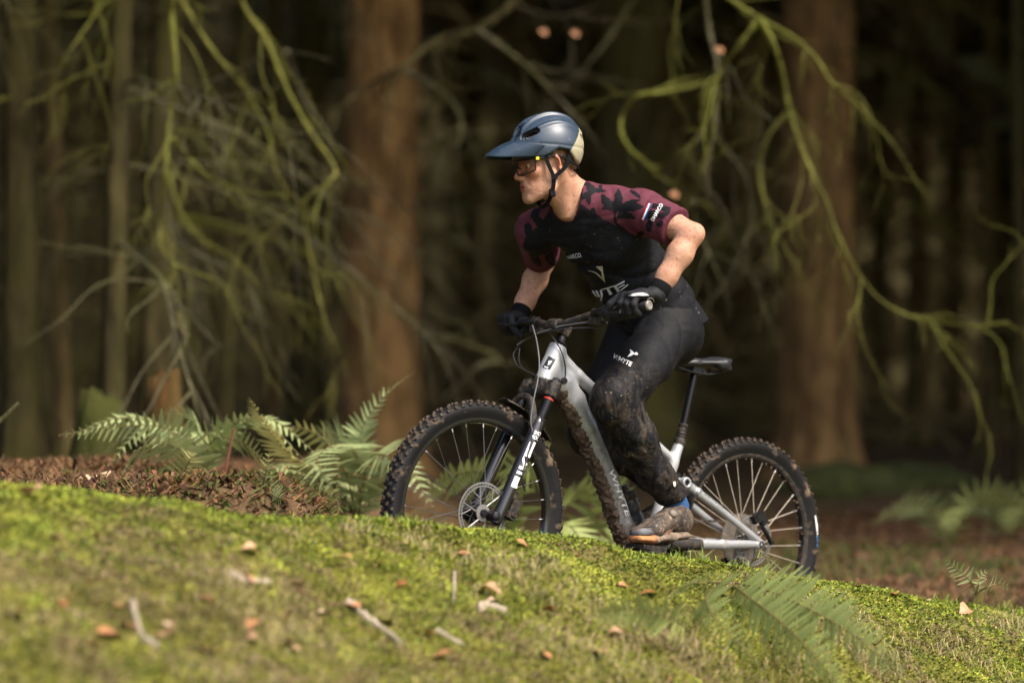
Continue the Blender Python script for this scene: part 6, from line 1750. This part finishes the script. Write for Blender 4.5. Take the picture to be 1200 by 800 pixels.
# --- shoes and socks
m, nt, bs = new_mat('muddy_shoe')
c = mixc(nt, noise_fac(nt, 34, 0.38, 0.62, 8), (0.020, 0.016, 0.014), (0.085, 0.058, 0.038))
c = mixc(nt, noise_fac(nt, 90, 0.56, 0.66, 5), c, (0.19, 0.14, 0.095))
nt.links.new(c, bs.inputs['Base Color']); bs.inputs['Roughness'].default_value = 0.8
bump(nt, bs, noise_fac(nt, 110, 0, 1, 6), 0.6, 0.004)
M_SHOE = m
m, nt, bs = new_mat('shoe_sole')
c = mixc(nt, noise_fac(nt, 40, 0.4, 0.6, 8), (0.085, 0.060, 0.042), (0.20, 0.145, 0.100))
fr_ = nd(nt, 'ShaderNodeMapRange'); fr_.inputs['From Min'].default_value = 0.0; fr_.inputs['From Max'].default_value = 0.02
nt.links.new(attr(nt, 'toe').outputs['Fac'], fr_.inputs['Value'])
c = mixc(nt, fr_.outputs['Result'], c, mixc(nt, noise_fac(nt, 60, 0.4, 0.65, 6), (0.42, 0.165, 0.055), (0.20, 0.10, 0.05)))
nt.links.new(c, bs.inputs['Base Color']); bs.inputs['Roughness'].default_value = 0.85
bump(nt, bs, noise_fac(nt, 90, 0, 1, 6), 0.6, 0.004)
M_SOLE = m
for sg, off, ank, up in ((1, np.array([0, 0, 0]), LEG_L[-1], 0), (-1, np.array([-0.275, 0, 0.055]), LEG_R[-1], 1)):
    def S(x, y, z, sg=sg, off=off): return np.array([x + off[0], sg * y, z + off[2]])
    ank = np.array(ank)
    def f_up(P):
        d = s_ell(P, S(0.452, 0.146, 0.036), (0.044, 0.036, 0.046))
        d = smin(d, s_cap(P, S(0.462, 0.142, 0.050), S(0.474, 0.140, 0.082), 0.040, 0.040), 0.02)
        d = smin(d, s_ecap(P, S(0.492, 0.144, 0.052), S(0.590, 0.150, 0.004), lat0, lat0, 0.036, 0.044, 0.044, 0.034), 0.03)
        d = smin(d, s_ecap(P, S(0.590, 0.150, 0.000), S(0.658, 0.149, -0.016), lat0, lat0, 0.044, 0.034, 0.030, 0.020), 0.02)
        d = smax(d, -(P - S(0.5, 0.15, -0.022)) @ np.array([0.14, 0, 0.99], np.float32), 0.004)
        col = s_cap(P, S(0.462, 0.140, 0.150), S(0.468, 0.140, 0.085), 0.036, 0.036)
        d = smax(d, -col, 0.006)
        d = smax(d, (P - S(0.470, 0.14, 0.102)) @ np.array([0.35, 0, 0.94], np.float32), 0.006)
        return d + 0.0014 * vnoise(P, 0.012, 3)
    V, Q = surface(f_up, S(0.38, 0.15, -0.07) - 0.06, S(0.72, 0.15, 0.14) + 0.06, 0.0038, 1)
    sh = obj('shoe', V, Q, M_SHOE, person)
    Bs = bvh_of(V, Q)
    def f_so(P):
        d = s_ecap(P, S(0.446, 0.147, -0.010), S(0.52, 0.150, -0.022), lat0, lat0, 0.040, 0.040, 0.016, 0.015)
        d = smin(d, s_ecap(P, S(0.52, 0.150, -0.022), S(0.605, 0.151, -0.034), lat0, lat0, 0.040, 0.049, 0.015, 0.015), 0.02)
        d = smin(d, s_ecap(P, S(0.605, 0.151, -0.034), S(0.664, 0.150, -0.036), lat0, lat0, 0.049, 0.038, 0.015, 0.015), 0.02)
        return d + 0.0015 * vnoise(P, 0.009, 5)
    V, Q = surface(f_so, S(0.38, 0.15, -0.07) - 0.05, S(0.72, 0.15, 0.02) + 0.06, 0.0038, 1)
    so = obj('sole', V, Q, M_SOLE, sh); float_attr(so, 'toe', (V[:, 0] - off[0]) - 0.60)
    MB().tube([Vector(ank + np.array([0.045, 0.001, 0.038])), Vector(ank), S(0.470, 0.141, 0.085), S(0.466, 0.142, 0.06)], [0.043, 0.043, 0.040, 0.038], 20, False).build('sock', simple('blue_sock', (0.018, 0.062, 0.165), 0.9, bmp=0.5, bscale=300), sh)
    if sg > 0:
        h = Bs.ray_cast(CAM_B, ray_b(788.5, 601.5))
        if h[0] is not None:
            MB().lathe(h[0], h[1], [(-0.004, 0.0145), (0.005, 0.0145), (0.0075, 0.012), (0.0085, 0.008), (0.0085, 0)], 22).build('lace_dial', simple('dial', (0.10, 0.082, 0.065), 0.5, mud=MUD), sh)
        pp = [[(752, 612), (760, 606), (768, 600), (775, 598)], [(757, 616), (766, 609), (776, 603), (784, 606)], [(762, 604), (766, 610), (768, 616)], [(768, 600), (774, 606), (777, 610)], [(744, 622), (752, 618), (764, 617), (772, 624)]]
        for poly in pp:
            pts = []
            for x, y in poly:
                h = Bs.ray_cast(CAM_B, ray_b(x, y))
                if h[0] is not None: pts.append(h[0])
            if len(pts) > 2: MB().tube(catmull(pts, 5), 0.0018, 6).build('lace', simple('shoe_seam', (0.022, 0.018, 0.016), 0.8), sh)
        print_on('toe_cap', [[(738.6, 624.5), (744, 620.5), (756, 618.5), (765, 622), (768, 626), (752, 626), (741, 627)]], Bs, simple('toe_cap_grey', (0.10, 0.115, 0.135), 0.6, mud=MUD, mud_rng=(0.5, 0.7)), sh, 0.0018, 2)

# ================================================================== HELMET AND GLASSES (things worn on the head)
helmet = empty('helmet'); helmet.matrix_world = HMW
tag(helmet, 'dark blue and cream mountain bike helmet with peak on the rider\'s head', 'helmet')
HC = np.array((0.000, 0, 0.054)); HRAD = np.array((0.125, 0.101, 0.118))
def hs(p): return tuple(HC + (np.array(p) - np.array((-0.006, 0, 0.058))) * HRAD / np.array((0.138, 0.106, 0.126)))
HMWI = HMW.inverted(); CAM_H = np.array(HMWI @ Vector((0, 0, CZ)))
def on_shell(px, py, k=1.0):
    """point of the helmet's outer shell seen at a photograph pixel"""
    d = np.array(HMWI @ at(px, py, 8.0)) - CAM_H; d = d / np.linalg.norm(d)
    o_ = (CAM_H - HC) / (HRAD * k); e = d / (HRAD * k)
    A_, B_, C_ = e @ e, 2 * o_ @ e, o_ @ o_ - 1
    D_ = max(B_ * B_ - 4 * A_ * C_, 0)
    p = CAM_H + d * ((-B_ - math.sqrt(D_)) / (2 * A_))
    p[1] = abs(p[1]); return p
def arc(pts): return [tuple(p) for p in catmull([hs(p) for p in pts], 7)]
RIDGE = arc([(0.126, 0.026, 0.082), (0.100, 0.030, 0.130), (0.050, 0.034, 0.170), (-0.02, 0.036, 0.185), (-0.09, 0.034, 0.163), (-0.134, 0.028, 0.105)])
RIDGE2 = arc([(0.118, 0.058, 0.080), (0.085, 0.068, 0.112), (0.035, 0.076, 0.138), (-0.03, 0.078, 0.148), (-0.09, 0.066, 0.130), (-0.125, 0.052, 0.095)])
VENT_PX = [((616, 161), (628, 154), 0.0155), ((599, 160), (608, 151), 0.0105), ((588, 162), (595, 156), 0.0085), ((656, 146), (664, 150), 0.009)]
VENTS = [(on_shell(*p, 0.95), on_shell(*q_, 0.95), w) for p, q_, w in VENT_PX]
def f_shell(q):
    a = q.copy(); a[:, 1] = np.abs(a[:, 1])
    d = s_ell(a, HC, HRAD)
    d = smin(d, s_ell(a, (-0.030, 0, 0.070), (0.092, 0.090, 0.095)), 0.03)
    d = smin(d, s_chain(a, RIDGE, [0.006] * len(RIDGE), 0), 0.012)
    d = smin(d, s_chain(a, RIDGE2, [0.005] * len(RIDGE2), 0), 0.010)
    inner = s_ell(a, HC, HRAD - 0.021)
    d = smax(d, -inner, 0.004)
    low = np.interp(a[:, 0], [-0.15, -0.100, -0.070, -0.042, -0.005, 0.022, 0.05, 0.15], [-0.012, -0.010, 0.004, 0.040, 0.050, 0.036, 0.026, 0.030]) - a[:, 2]
    d = smax(d, low, 0.008)
    vents = VENTS + [((0.128, 0.008, 0.100), (0.085, 0.006, 0.152), 0.010), ((0.06, 0.008, 0.172), (-0.01, 0.010, 0.192), 0.012),
             ((-0.06, 0.014, 0.18), (-0.115, 0.012, 0.135), 0.012), ((-0.105, 0.058, 0.105), (-0.135, 0.046, 0.075), 0.010)]
    for i_, (p, r_, w) in enumerate(vents):
        if i_ >= len(VENTS): p, r_ = hs(p), hs(r_)
        d = smax(d, -s_cap(a, p, r_, w, w * 0.85), 0.003)
    g = a[:, 2] - 0.062 - 0.18 * a[:, 0]
    d = d + 0.0022 * np.exp(-(g / 0.0035) ** 2) * (a[:, 0] < 0.06)
    return d
V, Q = surface(f_shell, (-0.17, -0.13, -0.08), (0.16, 0.13, 0.21), 0.0031, 1)
edge = V[:, 2] + 0.55 * V[:, 0]                       # cream panel low at the back
cream = np.minimum(-0.008 - (V[:, 0] * 0.50 + V[:, 2] * 0.42 + 0.0) + 0.0, 0.5)
m, nt, bs = new_mat('helmet_shell')
f = nd(nt, 'ShaderNodeMapRange'); f.inputs['From Min'].default_value = -0.0008; f.inputs['From Max'].default_value = 0.0008
nt.links.new(attr(nt, 'cream').outputs['Fac'], f.inputs['Value'])
blue = mixc(nt, noise_fac(nt, 14, 0.3, 0.7), (0.0135, 0.026, 0.045), (0.019, 0.035, 0.058))
blue = mixc(nt, mathn(nt, 'MULTIPLY', noise_fac(nt, 55, 0.62, 0.68, 6), 0.5), blue, (0.14, 0.12, 0.09))
blue = mixc(nt, mathn(nt, 'MULTIPLY', noise_fac(nt, 12, 0.45, 0.75, 8), 0.35), blue, (0.055, 0.066, 0.078))
c = mixc(nt, f.outputs['Result'], blue, (0.30, 0.27, 0.18))
f2 = nd(nt, 'ShaderNodeMapRange'); f2.inputs['From Min'].default_value = -0.0008; f2.inputs['From Max'].default_value = 0.0008
nt.links.new(attr(nt, 'liner').outputs['Fac'], f2.inputs['Value'])
c = mixc(nt, f2.outputs['Result'], c, (0.012, 0.012, 0.013))
nt.links.new(c, bs.inputs['Base Color']); bs.inputs['Roughness'].default_value = 0.40
bump(nt, bs, noise_fac(nt, 90, 0, 1, 4), 0.08, 0.002)
shell = obj('shell', V, Q, m, helmet)
float_attr(shell, 'cream', cream)
float_attr(shell, 'liner', 0.935 - nrm((V - HC) / HRAD) )
# peak
V, Fc = [], []
nu, nv = 22, 9
for j in range(nv + 1):
    t = j / nv
    for i in range(nu + 1):
        s = -1 + 2 * i / nu
        ang = s * 1.25
        x0 = 0.002 + 0.124 * math.cos(ang); y0 = 0.1035 * math.sin(ang); z0 = 0.052 + 0.040 * math.cos(ang)
        wtip = 0.072
        x1 = 0.224 - 0.058 * abs(s) ** 2.2; y1 = wtip * s * (1 - 0.12 * s * s); z1 = 0.050 - 0.018 * s * s
        x1 = x1 if abs(s) < 0.999 else x1
        e = t ** 0.92
        k = max(0, 1 - abs(s) ** 6)
        V.append((x0 + (x1 - x0) * e * (0.35 + 0.65 * k), y0 + (y1 - y0) * e * (0.5 + 0.5 * k), z0 + (z1 - z0) * e + 0.006 * math.sin(math.pi * e) * (1 - s * s) + 0.004 * math.exp(-((abs(s) - 0.45) / 0.08) ** 2) * math.sin(math.pi * e)))
for j in range(nv):
    for i in range(nu):
        a = j * (nu + 1) + i; Fc.append((a, a + 1, a + nu + 2, a + nu + 1))
M_PEAK = simple('peak_blue', (0.016, 0.030, 0.050), 0.38, var=0.15, mud=(0.075, 0.075, 0.07), mud_rng=(0.60, 0.85), mud_scale=40)
pk = obj('peak', V, Fc, M_PEAK, helmet); md = pk.modifiers.new('thick', 'SOLIDIFY'); md.thickness = 0.005; md.offset = 0
md = pk.modifiers.new('round', 'BEVEL'); md.width = 0.0015; md.segments = 2
# dark front liner brow under the peak
def f_brow(q):
    d = s_ell(q, HC, HRAD - 0.010); d = smax(d, -s_ell(q, HC, HRAD - 0.026), 0.003)
    d = smax(d, np.maximum(0.030 - q[:, 2] - 0.0 * q[:, 0], q[:, 2] - 0.075), 0.004)
    return smax(d, 0.01 - q[:, 0], 0.003)
V, Q = surface(f_brow, (-0.02, -0.13, 0.0), (0.15, 0.13, 0.1), 0.0036, 1)
obj('brow_pad', V, Q, simple('helmet_lining', (0.014, 0.016, 0.020), 0.6), helmet)
# straps: ribbons from the shell to a divider below the ear and on to the chin
def ribbon(name, pts, w, parent, mat, th=0.0016):
    c = catmull(pts, 6)
    mb = MB(); V, Fc = [], []
    for i, p in enumerate(c):
        T = (c[min(i + 1, len(c) - 1)] - c[max(i - 1, 0)]).normalized()
        o_ = Vector((p.x * 0.2, p.y, 0)).normalized(); sd = T.cross(o_).normalized(); nn = sd.cross(T).normalized()
        for a, b in ((-1, -1), (1, -1), (1, 1), (-1, 1)): V.append(p + sd * w * 0.5 * a + nn * th * b)
        if i:
            k = (i - 1) * 4
            for j in range(4): j2 = (j + 1) % 4; Fc.append((k + j, k + j2, k + 4 + j2, k + 4 + j))
    return obj(name, V, Fc, mat, parent, False)
M_STRAP = simple('black_webbing', (0.005, 0.005, 0.006), 0.8, spec=0.1, bmp=0.5, bscale=400)
for sg in (1, -1):
    J = Vector((0.016, sg * 0.0785, -0.045))
    ribbon('strap', [(0.040, sg * 0.083, 0.045), (0.034, sg * 0.082, 0.005), J], 0.0125, helmet, M_STRAP)
    ribbon('strap', [(-0.050, sg * 0.084, 0.035), (-0.028, sg * 0.086, -0.012), J], 0.0125, helmet, M_STRAP)
    ribbon('strap', [J, (0.020, sg * 0.0745, -0.072), (0.026, sg * 0.064, -0.100), (0.036, sg * 0.036, -0.130), (0.040, 0.0, -0.139)], 0.0135, helmet, M_STRAP)
    mb = MB(); mb.box(J + Vector((0, sg * 0.002, 0)), (0.020, 0.006, 0.016)); mb.build('strap_divider', M_STRAP, helmet)
mb = MB(); mb.box((0.025, 0.068, -0.096), (0.018, 0.010, 0.026), Matrix.Rotation(0.35, 3, 'X')); mb.build('buckle', simple('black_plastic', (0.004, 0.004, 0.005), 0.7, spec=0.05), helmet)
# rear retention cradle
MB().tube(catmull([(-0.02, 0.088, 0.02), (-0.075, 0.070, -0.012), (-0.104, 0.0, -0.024), (-0.075, -0.070, -0.012), (-0.02, -0.088, 0.02)], 6), 0.005, 8, flat=((0, 0, 1), 0.5)).build('cradle', M_STRAP, helmet)

glasses = empty('sports_glasses'); glasses.matrix_world = HMW
tag(glasses, 'wraparound sports glasses with tinted lens and yellow temple mark on the rider\'s face', 'glasses')
def gp(s, z):
    """point of the wrapped lens: s sideways -1..1, z height"""
    a = s * 1.08
    return Vector((0.034 + 0.087 * math.cos(a) - 0.006 * abs(s) ** 3, 0.0695 * math.sin(a) * 1.20, z))
def top(s): return 0.024 - 0.001 * s * s
def bot(s):
    b = -0.026 + 0.010 * max(0, abs(s) - 0.45) ** 1 * 2.6
    return b + 0.030 * math.exp(-(s / 0.13) ** 2)
nS = 40
V, Fc = [], []
for i in range(nS + 1):
    s = -0.93 + 1.86 * i / nS
    for j in range(5):
        t = j / 4; V.append(gp(s, top(s) * (1 - t) + bot(s) * t) + Vector((0.002 * math.sin(math.pi * t), 0, 0)))
    if i:
        for j in range(4): a = (i - 1) * 5 + j; Fc.append((a, a + 1, a + 6, a + 5))
m, nt, bs = new_mat('tinted_lens')
bs.inputs['Base Color'].default_value = (0.05, 0.03, 0.02, 1); bs.inputs['Roughness'].default_value = 0.05
trn = nd(nt, 'ShaderNodeBsdfTransparent'); trn.inputs['Color'].default_value = (0.86, 0.74, 0.64, 1)
mx = nd(nt, 'ShaderNodeMixShader', Fac=0.80)
nt.links.new(bs.outputs[0], mx.inputs[1]); nt.links.new(trn.outputs[0], mx.inputs[2]); nt.links.new(mx.outputs[0], nt.nodes['Material Output'].inputs['Surface'])
obj('lens', V, Fc, m, glasses)
M_GFR = simple('glasses_frame', (0.010, 0.010, 0.011), 0.3)
loop = [gp(s, top(s)) for s in np.linspace(-0.95, 0.95, 30)]
MB().tube(loop, 0.0034, 8).build('brow_bar', M_GFR, glasses)
MB().tube([gp(0.95, top(.95))] + [gp(s, bot(s)) for s in np.linspace(0.93, -0.93, 44)] + [gp(-0.95, top(.95))], 0.0027, 8).build('lower_rim', M_GFR, glasses)
for sg in (1, -1):
    MB().tube(catmull([gp(sg * 0.93, 0.020), Vector((0.062, sg * 0.0800, 0.023)), Vector((0.02, sg * 0.0805, 0.026)), Vector((-0.015, sg * 0.083, 0.024)), Vector((-0.032, sg * 0.082, 0.008))], 5), [0.0055, 0.0048, 0.0035, 0.003, 0.003], 8, flat=((0, 0, 1), 0.5)).build('temple', M_GFR, glasses)
p = gp(0.93, 0.022)
mb = MB(); mb.box(Vector((0.068, 0.0815, 0.0235)), (0.015, 0.003, 0.009), Matrix.Rotation(0.30, 3, 'Z')); mb.build('yellow_mark', simple('yellow_print', (0.80, 0.62, 0.02), 0.5, var=0.04), glasses)
MB().tube([(0.104, 0.011, -0.004), (0.113, 0.0, 0.004), (0.104, -0.011, -0.004)], 0.003, 8).build('nose_pad', M_GFR, glasses)
